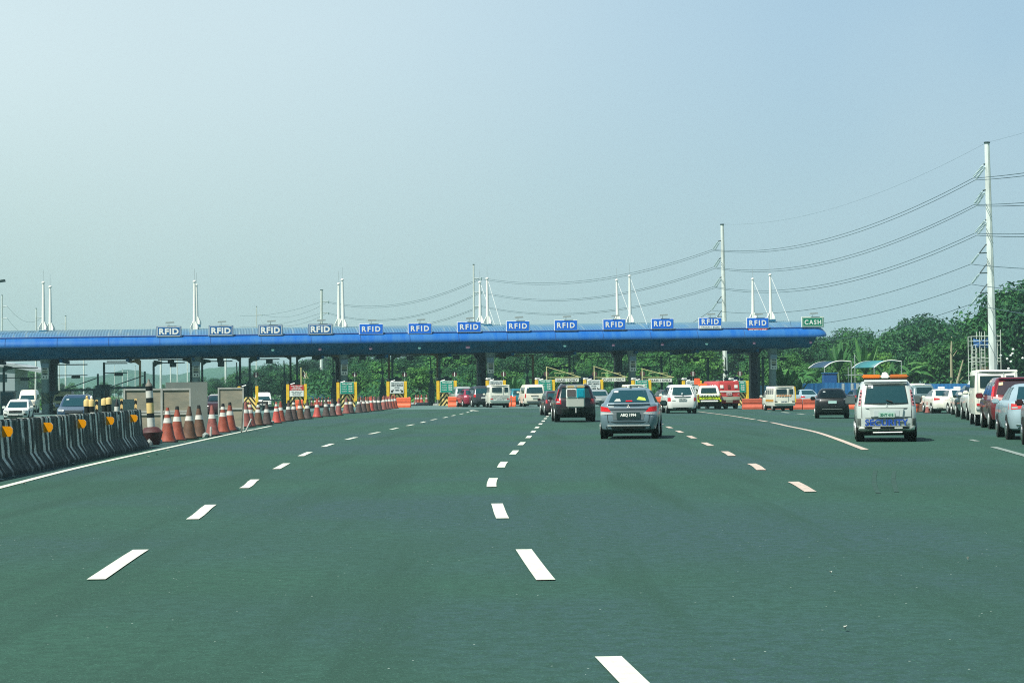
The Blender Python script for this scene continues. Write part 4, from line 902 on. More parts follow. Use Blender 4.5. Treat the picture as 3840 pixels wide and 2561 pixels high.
# ------------------------------------------------------------------ barriers, cones, hoardings
jm = bpy.data.materials.new('worn_striped_concrete'); jm.use_nodes = True; n = jm.node_tree; bs = n.nodes['Principled BSDF']; bs.inputs['Roughness'].default_value = .85
t_ = n.nodes.new('ShaderNodeTexCoord'); s_ = n.nodes.new('ShaderNodeSeparateXYZ'); n.links.new(t_.outputs['Object'], s_.inputs[0])
def nz_(sc_, d, st=(1, 1, 1), dist=0):
    mp = n.nodes.new('ShaderNodeMapping'); mp.inputs['Scale'].default_value = st; n.links.new(t_.outputs['Object'], mp.inputs[0]); z = n.nodes.new('ShaderNodeTexNoise'); z.inputs['Scale'].default_value = sc_; z.inputs['Detail'].default_value = d; z.inputs['Roughness'].default_value = .65; z.inputs['Distortion'].default_value = dist; n.links.new(mp.outputs[0], z.inputs['Vector']); return z.outputs[0]
wob = math_node(n, 'MULTIPLY', math_node(n, 'SUBTRACT', nz_(1.2, 2, (1, 1, .4)), .5), .35)
xx = math_node(n, 'ADD', s_.outputs[0], wob)
fr = math_node(n, 'FRACT', math_node(n, 'MULTIPLY', xx, 2.15)); g_ = mrange(n, fr, .50, .56)
c_ = mixc(n, g_, (.006, .016, .013), (.62, .68, .60))
c_ = mixc(n, mrange(n, nz_(1.1, 8, (1, 1, .6), .8), .48, .56, 0, .92), c_, (.020, .042, .036))
c_ = mixc(n, mrange(n, nz_(9, 6), .50, .68, 0, .6), c_, (.06, .09, .08))
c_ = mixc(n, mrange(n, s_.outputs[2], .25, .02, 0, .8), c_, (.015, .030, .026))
n.links.new(c_, bs.inputs['Base Color'])
bp = n.nodes.new('ShaderNodeBump'); bp.inputs['Strength'].default_value = .5; bp.inputs['Distance'].default_value = .03; n.links.new(nz_(14, 5), bp.inputs['Height']); n.links.new(bp.outputs[0], bs.inputs['Normal'])
refl = mat('amber_reflector', (.80, .32, .0), .25, emis=None, coat=.6)
JP = [(-.30, 0), (-.30, .08), (-.13, .34), (-.085, 1.0), (-.06, 1.04), (.06, 1.04), (.085, 1.0), (.13, .34), (.30, .08), (.30, 0)]
ja, jb = G(560, 1676), G(-30, 1800); jd = (ja-jb); jl = jd.length/5; jd.normalize(); jr = math.atan2(jd.y, jd.x)
nrmj = Vector((jd.y, -jd.x, 0))
jo = ['farthest, ending at the striped bollard', 'second from the far end', 'third, in the middle of the row', 'fourth, second from the left edge', 'nearest, cut by the left edge of the frame', 'nearest of all, outside']
for i in range(6):
    e0 = ja-jd*(jl*(i+1))-nrmj*.30; L = jl-.04
    t = thing('jersey_barrier', f'worn black and white striped concrete barrier, {jo[i]}' if i < 5 else 'worn striped concrete barrier just left of the frame', 'barrier', e0+Vector((0, 0, random.uniform(-.01, .01))), jr+random.uniform(-.006, .006), 'striped concrete barriers along the left edge line')
    b = MB(); n_ = 24; o = []
    for k_ in range(n_+1):
        x = L*k_/n_; o += [(x, y+random.uniform(-.004, .004), z+(random.uniform(-.012, .004) if z > .9 else 0)) for y, z in JP]
    m_ = len(JP); b.add(o, [(k_*m_+j, k_*m_+j+1, (k_+1)*m_+j+1, (k_+1)*m_+j) for k_ in range(n_) for j in range(m_-1)]+[tuple(range(m_)), tuple(n_*m_+j for j in range(m_))[::-1]])
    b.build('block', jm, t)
    b = MB(); x = L*.42; pr = [(-.31, .80), (-.27, .73), (-.12, .72), (-.12, .92), (-.27, .915), (-.31, .87)]
    b.add([(x, y, z) for y, z in pr]+[(x+.05, y, z) for y, z in pr], [tuple(range(6)), tuple(range(6, 12))[::-1]]+[(i_, i_+6, (i_+1) % 6+6, (i_+1) % 6) for i_ in range(6)]); b.build('reflector', refl, t)
# cones
conem = {'o': mat('cone_orange_red', (.30, .065, .035), .55, var=.25, vscale=6), 'r': mat('cone_bright_red', (.46, .075, .055), .5, var=.15, vscale=6), 'b': mat('cone_faded_brown', (.12, .062, .036), .7, var=.3, vscale=6), 'd': mat('cone_dirty_dark', (.075, .055, .05), .75, var=.35, vscale=6), 'p': mat('cone_faded_pink', (.27, .085, .07), .65, var=.3, vscale=6)}
conew = mat('cone_white_band', (.62, .62, .56), .5, var=.12, vscale=8); coneb = mat('cone_black_base', (.012, .016, .015), .8)
conen = {'o': 'orange-red', 'r': 'bright red', 'b': 'faded brown', 'd': 'dirty dark', 'p': 'faded pink'}
CM = {}
def cone(p, h, kind, label, bands=1, captop=False, group='traffic cones along the left edge line', lean=0):
    t = thing('traffic_cone', label, 'traffic cone', p, random.uniform(0, 6), group); t.rotation_euler[0] = lean; t.scale = (h, h, h)
    key = (kind, bands, captop)
    if key not in CM:
        def rr(z): return .225-.185*((z-.04)/.96) if z > .04 else .25
        lst = []
        b = MB(); b.lathe([(rr(z), z) for z in (.04, .2, .45, .7, .9, 1.0)]+[(.02, 1.0)], 20); lst.append(('cone_body', b, conem[kind]))
        b = MB(); b.box((0, 0, .02), (.50, .50, .045), ch=.015); lst.append(('cone_base', b, coneb if kind != 'o' else conem['d']))
        b = MB(); b.lathe([(rr(.56)+.004, .56), (rr(.70)+.004, .70)], 20); lst.append(('white_band', b, conew))
        if bands == 2: b = MB(); b.lathe([(rr(.80)+.004, .80), (rr(.90)+.004, .90)], 20); lst.append(('white_band', b, conew))
        if captop: b = MB(); b.lathe([(rr(.91)+.006, .91), (.045, 1.01), (.01, 1.01)], 14); lst.append(('dark_tip', b, coneb))
        CM[key] = [(nm, bb.build(nm, m_, t, smooth=40)) for nm, bb, m_ in lst]
    else:
        for nm, o_ in CM[key]: d = bpy.data.objects.new(nm, o_.data); COL.objects.link(d); d.parent = t
    return t
cl = [(629, 1659, 131, 'o', 2, 0), (665, 1652, 128, 'o', 1, 1), (709, 1647, 124, 'b', 0, 0), (748, 1640, 120, 'b', 0, 1), (797, 1634, 115, 'p', 1, 0), (837, 1622, 108, 'o', 2, 1), (863, 1616, 107, 'o', 1, 1), (922, 1602, 96, 'p', 1, 0), (938, 1600, 92, 'p', 2, 0),
      (968, 1596, 87, 'b', 2, 1), (1001, 1593, 84, 'd', 1, 1), (1037, 1587, 80, 'r', 2, 0), (1053, 1582, 78, 'o', 1, 0), (1083, 1579, 78, 'd', 1, 1), (1101, 1576, 75, 'd', 2, 1), (1126, 1573, 74, 'b', 1, 0), (1153, 1571, 72, 'd', 1, 1), (1189, 1566, 70, 'r', 1, 0), (1223, 1562, 67, 'd', 1, 0), (1247, 1560, 65, 'd', 1, 0), (1269, 1558, 65, 'p', 1, 0),
      (1299, 1551, 62, 'p', 1, 0), (1315, 1550, 62, 'd', 1, 0), (1346, 1548, 60, 'd', 1, 0), (1364, 1546, 59, 'd', 1, 0), (1379, 1544, 57, 'b', 1, 0), (1392, 1542, 57, 'r', 1, 0), (1407, 1541, 56, 'd', 1, 0), (1422, 1540, 55, 'd', 1, 0), (1439, 1537, 54, 'p', 1, 0), (1449, 1535, 53, 'p', 1, 0), (1461, 1534, 53, 'p', 1, 0), (1472, 1533, 52, 'o', 1, 0), (1481, 1532, 52, 'o', 1, 0)]
for i, (px, py, hp, kd, nb, ct) in enumerate(cl):
    p = G(px, py); h = hp/(F/p.y)
    cone(p, h*1.0, kd, f'{conen[kd]} traffic cone, {ordn(i+1)} in the row from the striped bollard', max(1, nb), bool(ct), lean=random.uniform(-.03, .03))
b2 = [(1012, 1556, 60, 'o'), (931, 1580, 76, 'r'), (1143, 1552, 50, 'p')]
far = [(1353, 1515), (1372, 1513), (1386, 1510), (1402, 1516), (1418, 1512), (1436, 1514), (1456, 1512), (1168, 1505), (1182, 1504), (1196, 1503), (1208, 1505), (1220, 1504), (1232, 1503), (1244, 1504), (1560, 1517), (1569, 1519), (1581, 1516), (1600, 1517)]
for i, (px, py) in enumerate(far):
    Y = 165-(i % 3)*3 if i < 7 else 205; p = gat(px, Y); kd = 'porpdor'[i % 7]
    w_ = 'behind the cone line' if i < 7 else 'between the red notice and fare blocks' if i < 14 else 'between fifth and sixth crash blocks'
    cone(p, 1.0, kd, f'small {conen[kd]} cone {w_}, {ordn((i if i < 7 else i-7 if i < 14 else i-14)+1)} from left', 1, False, 'far traffic cones at the plaza')
for i, (px, Y, h, kd, lab) in enumerate([(3456, 132, 1.0, 'b', 'faded orange cone at the right, beside the grey pickup'), (3478, 126, .72, 'p', 'shorter pinkish cone right of the faded orange one'), (3505, 127, .9, 'd', 'dirty dark cone in front of the white taxi')]):
    cone(gat(px, Y), h, kd, lab, 1, False, None)
p = gat(3431, 131); t = thing('traffic_drum', 'bright orange drum behind the SECURITY wagon mirror', 'traffic drum', p); MB().lathe([(.24, 0), (.26, .1), (.30, .72), (.28, .78), (.02, .78)], 16).build('drum', mat('drum_orange', (.95, .16, .06), .5), t); MB().lathe([(.285, .3), (.295, .42)], 16).build('band', conem['r'], t)
# striped bollard on its maroon foot
bm_ = mat('bollard_white', (.60, .62, .56), .5); bl_ = black; by_ = mat('bollard_cream_yellow', (.72, .54, .22), .5, var=.1)
def bollard(p, h, r, segs, cap, label, foot=None, lean=(0, 0)):
    t = thing('flexible_bollard', label, 'bollard', p, 0); t.rotation_euler = (lean[0], lean[1], 0)
    z = foot[0] if foot else 0; H_ = h-z; tot = sum(s for s, _ in segs)
    if foot: MB().lathe([(.10, z+.02), (foot[1]*.62, z), (foot[1], z*.72), (foot[1]*.8, z*.3), (foot[1]*.62, 0)], 16).build('foot', mat('maroon_plastic', (.075, .022, .022), .6, var=.3), t, smooth=50)
    for sgm, m_ in segs:
        dz = H_*sgm/tot; MB().lathe([(r*(1-.1*(z/h)), z), (r*(1-.1*((z+dz)/h)), z+dz)], 14).build('band', m_, t, smooth=50); z += dz
    if cap: MB().lathe([(r*.92, z), (r*.8, z+.06), (r*.35, z+.12), (r*.25, z+.2), (.005, z+.21)], 12).build('cap', cap, t, smooth=50)
    return t
p = G(571, 1668)
bollard(p, 1.72*.98, .115, [(.42, bm_), (.2, bl_), (.44, by_), (.22, bl_), (.30, bm_), (.2, bl_)], mat('grey_cap', (.16, .16, .13), .6), 'black, white and yellow striped bollard on a maroon foot at the barrier end', foot=(.50, .33), lean=(0, -.05))
for px, Y, top, lab in [(327, 48, 1520, 'cream-yellow bollard top behind the barrier, first of four from left, with a ring cap'), (344, 48, 1521, 'cream-yellow bollard top behind the barrier, second from left, with a white knob'), (392, 50, 1516, 'cream-yellow bollard top behind the barrier, third from left'), (409, 50, 1513, 'cream-yellow bollard top behind the barrier, fourth from left')]:
    p = gat(px, Y); h = P(px, top, Y).z-p.z; t = bollard(p, h, .075, [(.5, bm_), (.30, bl_), (.25, bl_)], None, lab)
    MB().lathe([(.08, h-.02), (.08, h+.10), (.065, h+.14), (.02, h+.155)], 14).build('cap', by_, t, smooth=50)
    if px < 350: MB().lathe([(.015, h+.15), (.03, h+.18), (.03, h+.21), (.01, h+.235)], 10).build('knob', whiteb if px > 330 else by_, t)
p = gat(439, 51); bollard(p, P(439, 1524, 51).z-p.z, .07, [(.6, bl_), (.12, bm_), (.06, bl_), (.1, bm_)], bl_, 'small black and white bollard top behind the barrier, right of the yellow ones')
# chevron marker board
chv = stripes('delineator_chevrons', (.80, .56, .22), (.008, .010, .006), lambda n, x, y, z: math_node(n, 'MULTIPLY', math_node(n, 'ADD', z, math_node(n, 'MULTIPLY', math_node(n, 'ABSOLUTE', x), 1.)), 4.6))
a, c = gat(324, 54), gat(512, 56.5); L = (c-a).length; rz = math.atan2(c.y-a.y, c.x-a.x); zt = P(400, 1499, 55).z
t = thing('screen_board', 'grey-green translucent screen panel standing behind the barrier', 'screen panel', a, rz)
b = MB(); b.box((L/2, 0, zt-.35), (L, .02, .7)); b.build('panel', mat('grey_green_screen', (.17, .25, .22), .35, var=.15), t)
b = MB(); b.tube([(.0, .0, 0), (0, 0, zt)], .02, 5); b.build('post', steel, t); b = MB(); b.tube([(L, .0, 0), (L, 0, zt)], .02, 5); b.build('post', steel, t)
for i, (px, ty) in enumerate([(325, 1500), (364, 1499), (403, 1498), (457, 1496), (510, 1494)]):
    p = gat(px, 53.2+i*.7); zt = P(px, ty, p.y).z; t = thing('marker_post', f'yellow and black chevron marker post behind the barrier, {ordn(i+1)} of five from left', 'marker post', p, 0, 'chevron marker posts')
    MB().box((0, 0, (zt)/2), (.065, .03, zt)).build('post', chv, t); MB().box((0, 0, .03), (.2, .2, .06)).build('foot', coneb, t)
# plywood hoardings
ply = mat('weathered_plywood', (.33, .30, .22), .8, var=.0, col2=(.22, .225, .175), vscale=1.6, stretch=(.6, 1, 2.5)); ply2 = mat('dark_grey_board', (.14, .175, .16), .8, col2=(.18, .21, .185), vscale=1.2); lath = mat('pale_timber', (.40, .42, .38), .7, var=.15)
def hoard(x0, x1, ytop, Y, label, m_, rails=(), mids=(), bottom=.12, frame=True, ylow=None, shade=None):
    a, c = gat(x0, Y), gat(x1, Y); g = a.z; zt = P((x0+x1)/2, ytop, Y).z-g; w_ = c.x-a.x; t = thing('plywood_hoarding', label, 'hoarding', (a.x, Y, g), 0)
    MB().box((w_/2, 0, (zt+bottom)/2), (w_, .02, zt-bottom)).build('sheet', m_, t)
    if frame:
        for z in (zt, bottom)+tuple(rails): MB().box((w_/2, -.025, z-.03), (w_+.04, .035, .06)).build('rail', lath, t)
        for x in (0, w_)+tuple(q*w_ for q in mids): MB().box((x, -.03, zt/2), (.055, .04, zt)).build('upright', lath, t)
    for x in (w_*.2, w_*.8): b = MB(); b.tube([(x, .03, zt*.7), (x, .7, 0)], .025, 5); b.build('brace', lath, t)
    return t
hoard(468, 607, 1457, 66, 'left plywood hoarding, wide weathered panel behind the striped bollard', ply, (.82, .90))
hoard(609, 714, 1456, 66.6, 'middle plywood hoarding behind the first orange cones', ply, (.82, .90))
hoard(622, 779, 1433, 71, 'taller dark grey board behind the middle plywood hoarding', ply2, (), (), .0, False)
hoard(821, 913, 1453, 79, 'right plywood hoarding standing alone behind two orange cones', ply, (.86,))
b = MB(); p0, p1 = G(905, 1622), P(912, 1512, 76); t = thing('wooden_prop', 'thin dark prop leaning on the right plywood hoarding', 'prop', p0); b.tube([(0, 0, 0), p1-p0], .03, 5); b.build('pole', mat('dark_wood', (.06, .07, .05), .8), t); MB().tube([(.15, 0, .03), (.36, .1, .5)], .035, 5).build('lath', lath, t)
for px, py, yy, l in ((611, 1650, 1610, 'short white stake beside the first orange cone'), (790, 1638, 1600, 'short white stake beside the fifth cone')):
    p = G(px, py); h = (py-yy)/(F/p.y); t = thing('white_stake', l, 'stake', p); MB().tube([(0, 0, 0), (.01, 0, h)], .035, 6).build('stake', conew, t); MB().box((0, 0, .015), (.16, .16, .03)).build('foot', coneb, t)
# stones and litter
lit = mat('white_litter', (.42, .46, .40), .8)
for i, (px, py) in enumerate([(410, 1714), (568, 1683), (630, 1693), (588, 1707), (52, 1790), (275, 1743), (556, 1716), (692, 1660), (8, 1803), (90, 1817), (3630, 2104), (3170, 2367), (3115, 2156)]):
    p = G(px, py); b = MB(); r_ = random.Random(i); s = (.05 if i else .09) if i < 10 else .016
    b.add([(r_.uniform(.6, 1)*s*math.cos(a_), r_.uniform(.6, 1)*s*math.sin(a_)*1.6, .012+r_.uniform(0, .02)) for a_ in (0, 1.2, 2.5, 3.8, 5.1)]+[(0, 0, .0)], [(0, 1, 2, 3, 4), (0, 5, 1), (1, 5, 2), (2, 5, 3), (3, 5, 4), (4, 5, 0)])
    o = b.build('paper_scrap', lit); o.location = p+Vector((0, 0, .01)); tag(o, 'small crumpled white scrap lying on the asphalt', 'litter', 'white scraps of litter on the road')
for i, (px, Y) in enumerate([(560, 57), (585, 58.5), (598, 59), (640, 61), (770, 66), (885, 77), (880, 80), (1020, 92), (800, 70)]):
    p = gat(px, Y); b = MB(); r_ = random.Random(i+50); bm = bmesh.new(); bmesh.ops.create_icosphere(bm, subdivisions=1, radius=.12)
    for v in bm.verts: v.co *= r_.uniform(.7, 1.2)
    b.add([v.co.copy() for v in bm.verts], [[v.index for v in f.verts] for f in bm.faces]); bm.free(); o = b.build('rubble_stone', concrete); o.location = p+Vector((0, 0, .06)); tag(o, 'grey lump of rubble at the foot of the cones and hoardings', 'rubble', 'rubble lumps at the hoardings')
# plastic water barriers
def wbar(x0, x1, Y, m_, label, h=.86, rz=0., ribs=True, group='orange water barriers'):
    a, c = gat(x0, Y), gat(x1, Y); L = c.x-a.x; t = thing('plastic_barrier', label, 'plastic barrier', (a.x, Y, a.z), rz, group)
    b = MB(); PR = [(-.26, 0), (-.26, .16), (-.13, .34), (-.10, h*.95), (-.07, h), (.07, h), (.10, h*.95), (.13, .34), (.26, .16), (.26, 0)]; n_ = len(PR); o = []
    xs = [0, .04, .05+L*.1, L*.9-.05, L-.04, L]; sc_ = [.8, 1, 1, 1, 1, .8]
    for x, q in zip(xs, sc_): o += [(x, y*q, z*(1 if q == 1 else .97)) for y, z in PR]
    b.add(o, [(k_*n_+j, k_*n_+j+1, (k_+1)*n_+j+1, (k_+1)*n_+j) for k_ in range(5) for j in range(n_-1)]+[tuple(range(n_)), tuple(5*n_+j for j in range(n_))[::-1]]); b.build('shell', m_, t)
    b = MB(); b.box((L/2, -.125, h*.62), (L*.92, .03, .035))
    b.build('rib', m_, t)
    MB().box((L*.9, 0, h+.02), (.12, .1, .05)).build('filler_cap', m_, t)
    return t
for x0, x1, Y, l in [(1108, 1136, 172, 'narrow end-on orange water barrier before the red notice crash block'), (1487, 1541, 172, 'orange water barrier before the white notice crash block'), (1680, 1735, 172, 'orange water barrier before the second green fare crash block'), (1901, 1917, 168, 'orange water barrier right of the white jeepney van, left of a pair'), (1919, 1935, 168, 'orange water barrier right of the white jeepney van, right of a pair'), (2041, 2062, 166, 'orange water barrier behind the dark red SUV'), (2455, 2488, 150, 'orange water barrier between grey sedan and white wagon')]:
    wbar(x0, x1, Y, orange, l)
xs = [2783, 2860, 2935, 3010, 3085, 3160, 3235]
for i, (a_, c_) in enumerate(zip(xs, xs[1:])): wbar(a_, c_-2, 152, brick if i < 4 else mat('orange_red_plastic', (.66, .12, .05), .55, var=.15), f'brick-red water barrier, {ordn(i+1)} of six joined end to end right of the toll lanes', h=.8)
# white rail behind cones
for x0, x1, Y, zt, l in ((985, 1420, 198, .0, 'long white guard rail behind the cone row on the left'), (560, 760, 150, 0, 'white guard rail behind the tall dark grey board')):
    a, c = gat(x0, Y), gat(x1, Y+3); t = thing('guard_rail', l, 'guard rail', a, math.atan2(c.y-a.y, c.x-a.x)); L = (c-a).length
    MB().box((L/2, 0, .98), (L, .08, .12)).build('rail', whiteb, t); b = MB()
    for i in range(int(L/1.2)+1): b.box((i*1.2, .05, .48), (.07, .07, .96))
    b.build('posts', whiteb, t); MB().box((L/2, .1, .18), (L, .2, .36)).build('plinth', concrete, t)

# ------------------------------------------------------------------ vehicles
def paintm(name, c, metal=.0, rough=.35, coat=.5): return mat(name, c, rough, metal, coat=coat, var=.05, vscale=1.2)
SL = {
 'sedan': [(.24, .28, 4.05, .70, .25), (.30, .06, 4.2, .79, .28), (.50, .0, 4.25, .835, .30), (.72, .02, 4.22, .84, .30), (.86, .05, 4.1, .835, .30), (.97, .07, 3.75, .825, .25), (1.02, .10, 3.35, .80, .25), (1.045, .20, 3.15, .77, .22), (1.06, .46, 3.05, .75, .2), (1.25, .80, 2.72, .67, .25), (1.42, 1.18, 2.3, .58, .3), (1.475, 1.42, 2.05, .52, .3), (1.50, 1.7, 1.9, .35, .2)],
 'suv': [(.30, .30, 4.4, .74, .2), (.38, .06, 4.6, .86, .25), (.60, 0, 4.7, .91, .3), (.90, .03, 4.65, .92, .28), (1.02, .06, 4.2, .91, .25), (1.10, .10, 3.6, .89, .22), (1.16, .14, 3.45, .87, .2), (1.45, .30, 2.95, .79, .2), (1.68, .45, 2.5, .71, .2), (1.77, .60, 2.3, .65, .22), (1.80, .9, 2.1, .5, .2)],
 'mpv': [(.26, .26, 4.3, .72, .2), (.33, .05, 4.45, .83, .25), (.55, 0, 4.55, .88, .28), (.85, .03, 4.5, .885, .28), (.98, .06, 4.1, .875, .25), (1.04, .08, 3.8, .86, .22), (1.10, .11, 3.6, .84, .2), (1.40, .30, 3.0, .76, .2), (1.60, .44, 2.6, .69, .2), (1.69, .60, 2.4, .63, .2), (1.72, .9, 2.1, .5, .2)],
 'wagon': [(.30, .22, 4.2, .72, .12), (.36, .02, 4.4, .80, .16), (.60, 0, 4.45, .835, .16), (1.0, .03, 4.3, .84, .16), (1.06, .05, 3.7, .83, .14), (1.12, .07, 3.5, .82, .14), (1.45, .19, 3.0, .76, .14), (1.68, .30, 2.7, .70, .16), (1.77, .40, 2.55, .65, .2), (1.80, .7, 2.3, .5, .2)],
 'van': [(.28, .16, 4.3, .76, .10), (.36, .02, 4.5, .83, .14), (.60, 0, 4.6, .845, .14), (1.05, .02, 4.45, .845, .12), (1.15, .03, 4.2, .84, .12), (1.55, .10, 3.8, .80, .12), (1.86, .19, 3.4, .74, .14), (1.95, .28, 3.2, .68, .18), (1.98, .5, 3.0, .5, .2)],
 'hatch': [(.24, .26, 3.7, .70, .25), (.30, .05, 3.8, .78, .28), (.50, 0, 3.85, .83, .3), (.80, .03, 3.8, .835, .3), (.95, .08, 3.3, .82, .28), (1.03, .16, 3.1, .78, .25), (1.25, .42, 2.7, .69, .25), (1.42, .68, 2.3, .60, .25), (1.50, .95, 2.0, .5, .25), (1.52, 1.2, 1.8, .35, .2)],
 'box': [(.42, .02, 2.65, .80, .04), (.60, 0, 2.68, .82, .04), (1.1, .0, 2.68, .83, .04), (1.6, .02, 2.66, .81, .05), (1.95, .05, 2.62, .79, .06), (2.02, .10, 2.58, .74, .08)],
 'pcab': [(.40, 1.75, 4.9, .78, .15), (.60, 1.7, 5.1, .88, .2), (.98, 1.7, 5.05, .89, .2), (1.08, 1.72, 4.2, .87, .15), (1.15, 1.75, 4.0, .85, .15), (1.5, 1.95, 3.4, .76, .15), (1.70, 2.1, 3.0, .69, .15), (1.77, 2.3, 2.8, .62, .15)],
}
def lerpS(S, z):
    if z <= S[0][0]: return S[0][1:]
    for a, b_ in zip(S, S[1:]):
        if a[0] <= z <= b_[0]:
            t_ = (z-a[0])/max(1e-6, b_[0]-a[0]); return tuple(p_+(q_-p_)*t_ for p_, q_ in zip(a[1:], b_[1:]))
    return S[-1][1:]
def ringpts(yr, yf, w, r, n=5, bow=.04):
    r = min(r, w*.9, (yf-yr)*.45); pts = []
    for cx_, cy_, a0 in ((w-r, yf-r, 0), (-w+r, yf-r, 90), (-w+r, yr+r, 180), (w-r, yr+r, 270)):
        for k_ in range(n+1):
            a = R(a0+90*k_/n); x, y = cx_+r*math.cos(a), cy_+r*math.sin(a)
            q = (x/w)**2; y += bow*q*(1 if y < (yr+yf)/2 else -1)
            pts.append((x, y))
    return pts
class Veh:
    def __init__(s, name, label, cat, px, Y, head, kind, paint, k=(1, 1, 1), group=None, flip=False, body='body'):
        s.S = [(z*k[2], a*k[1], b_*k[1], w*k[0], r) for z, a, b_, w, r in SL[kind]]; s.k = k
        p = gat(px, Y); s.t = thing(name, label, cat, p, -R(head)+(math.pi if flip else 0), group); s.shell(body, paint, s.S)
        s.paint = paint
        s.L = max(q[2] for q in s.S); s.W = max(q[3] for q in s.S); s.H = s.S[-1][0]
    def shell(s, nm, paint, S, smooth=38):
        b = MB(); o = []; T = []
        for a, b_ in zip(S, S[1:]):
            T += [a]
        T.append(S[-1])
        for z, yr, yf, w, r in T: o += [(x, y, z) for x, y in ringpts(yr, yf, w, r)]
        n_ = len(ringpts(0, 4, .8, .2)); b.add(o, [(i*n_+j, i*n_+(j+1) % n_, (i+1)*n_+(j+1) % n_, (i+1)*n_+j) for i in range(len(T)-1) for j in range(n_)]+[tuple(range(n_))[::-1], tuple((len(T)-1)*n_+j for j in range(n_))])
        return b.build(nm, paint, s.t, smooth=smooth)
    def ry(s, x, z, front=False):
        yr, yf, w, r = lerpS(s.S, z); r = min(r, w*.9); ax = min(abs(x), w*.999); e = 0
        if ax > w-r: e = r-math.sqrt(max(0, r*r-(ax-(w-r))**2))
        e += .04*(ax/w)**2
        return yf-e if front else yr+e
    def rear(s, nm, m, quads, off=.008, front=False, nx=6, nz=4, label=None):
        """quads: 4 corners (x,z) counter-clockwise from low left; several quads make one part"""
        b = MB()
        for q in quads:
            o = []
            for j in range(nz+1):
                v = j/nz
                for i in range(nx+1):
                    u = i/nx; x = (q[0][0]*(1-u)+q[1][0]*u)*(1-v)+(q[3][0]*(1-u)+q[2][0]*u)*v; z = (q[0][1]*(1-u)+q[1][1]*u)*(1-v)+(q[3][1]*(1-u)+q[2][1]*u)*v
                    x, z = x*s.k[0], z*s.k[2]; d = 1 if front else -1
                    o.append((x, s.ry(x, z, front)+d*off, z+off*.6))
            n_ = nx+1; base = len(o); o2 = [(x, y-(off+.02)*(1 if front else -1), z) for x, y, z in o]
            rim = [i for i in range(n_)]+[j*n_+nx for j in range(1, nz+1)]+[nz*n_+i for i in range(nx-1, -1, -1)]+[j*n_ for j in range(nz-1, 0, -1)]
            b.add(o+o2, [(j*n_+i, j*n_+i+1, (j+1)*n_+i+1, (j+1)*n_+i) for j in range(nz) for i in range(nx)]+[(rim[i], rim[i]+base, rim[(i+1) % len(rim)]+base, rim[(i+1) % len(rim)]) for i in range(len(rim))])
        o_ = b.build(nm, m, s.t); 
        if label: o_['label'] = label
        return o_
    def side(s, nm, m, quads, off=.008, sides=(-1, 1), nz=4):
        for sg in sides:
            for q in quads:
                b = MB(); o = []
                for j in range(nz+1):
                    v = j/nz
                    for i in (0, 1):
                        y = q[0][0]*(1-i)*(1-v)+q[1][0]*i*(1-v)+q[2][0]*i*v+q[3][0]*(1-i)*v; z = q[0][1]*(1-i)*(1-v)+q[1][1]*i*(1-v)+q[2][1]*i*v+q[3][1]*(1-i)*v
                        w = lerpS(s.S, z*s.k[2])[2]; o.append((sg*(w+off), y*s.k[1], z*s.k[2]+off*.3))
                o2 = [(x-sg*(off+.02), y, z) for x, y, z in o]; nb = len(o); rim = [0]+[1+2*j for j in range(nz+1)]+[2*j for j in range(nz, 0, -1)]
                b.add(o+o2, [(2*j, 2*j+1, 2*j+3, 2*j+2) for j in range(nz)]+[(rim[i], rim[i]+nb, rim[(i+1) % len(rim)]+nb, rim[(i+1) % len(rim)]) for i in range(len(rim))]); b.build(nm, m, s.t)
    def wheels(s, ys, r, w=None, tw=.21, rimm=None, dual=False):
        w = w or s.W
        for yi, y in enumerate(ys):
            for sg in (-1, 1):
                y_ = y*s.k[1]
                b = MB(); b.lathe([(r*.55, -tw/2), (r*.92, -tw/2), (r, -tw*.36), (r, tw*.36), (r*.92, tw/2), (r*.55, tw/2)], 22); o_ = b.build('wheel', rubber, s.t, smooth=40); o_.rotation_euler = (0, R(90), 0); o_.location = (sg*(w-tw/2+.012), y_, r)
                b = MB(); b.lathe([(.02, -.02), (r*.58, -.03), (r*.62, .0), (r*.58, .03), (.02, .02)], 16); q = b.build('rim', rimm or steel, o_); q.location = (0, 0, sg*(tw/2-.01)*1)
                b = MB(); b.lathe([(r*.6, -.01), (r*1.17, -.01), (r*1.17, .01), (r*.6, .01)], 22); q = b.build('wheel_arch', under, s.t); q.rotation_euler = (0, R(90), 0); q.location = (sg*(w-.005), y_, r+.01)
        b = MB(); b.box((0, s.L/2, (r*.9+.2)/2+.05), (w*1.55, s.L*.86, .24)); b.build('underbody', under, s.t)
    def mirrors(s, y, z, m, big=1.):
        for sg in (-1, 1):
            w = lerpS(s.S, z*s.k[2])[2]; b = MB(); b.box((sg*(w+.14), y*s.k[1], z*s.k[2]), (.20*big, .10, .15*big), ch=.035); b.tube([(sg*(w-.03), y*s.k[1], z*s.k[2]-.05), (sg*(w+.1), y*s.k[1], z*s.k[2]-.02)], .02, 5); b.build('side_mirror', m, s.t)
    def plate(s, x, z, w, h, body, bgm, inkm, front=False, off=.03):
        y = s.ry(x, z*s.k[2], front)+(off if front else -off); o_ = MB().box((0, 0, 0), (w, .02, h)).build('number_plate', bgm, s.t); o_.location = (x, y, z*s.k[2])
        if body: text(body, w*.8, h*.5, inkm, s.t, (x, y-.014 if not front else y+.014, z*s.k[2]), bold=.03, flip=front)
    def text(s, body, x, z, w, h, m, bold=.03, off=.016, front=False, space=1.): return text(body, w, h, m, s.t, (x, s.ry(x, z*s.k[2], front)+(off if front else -off), z*s.k[2]), bold=bold, flip=front, space=space)
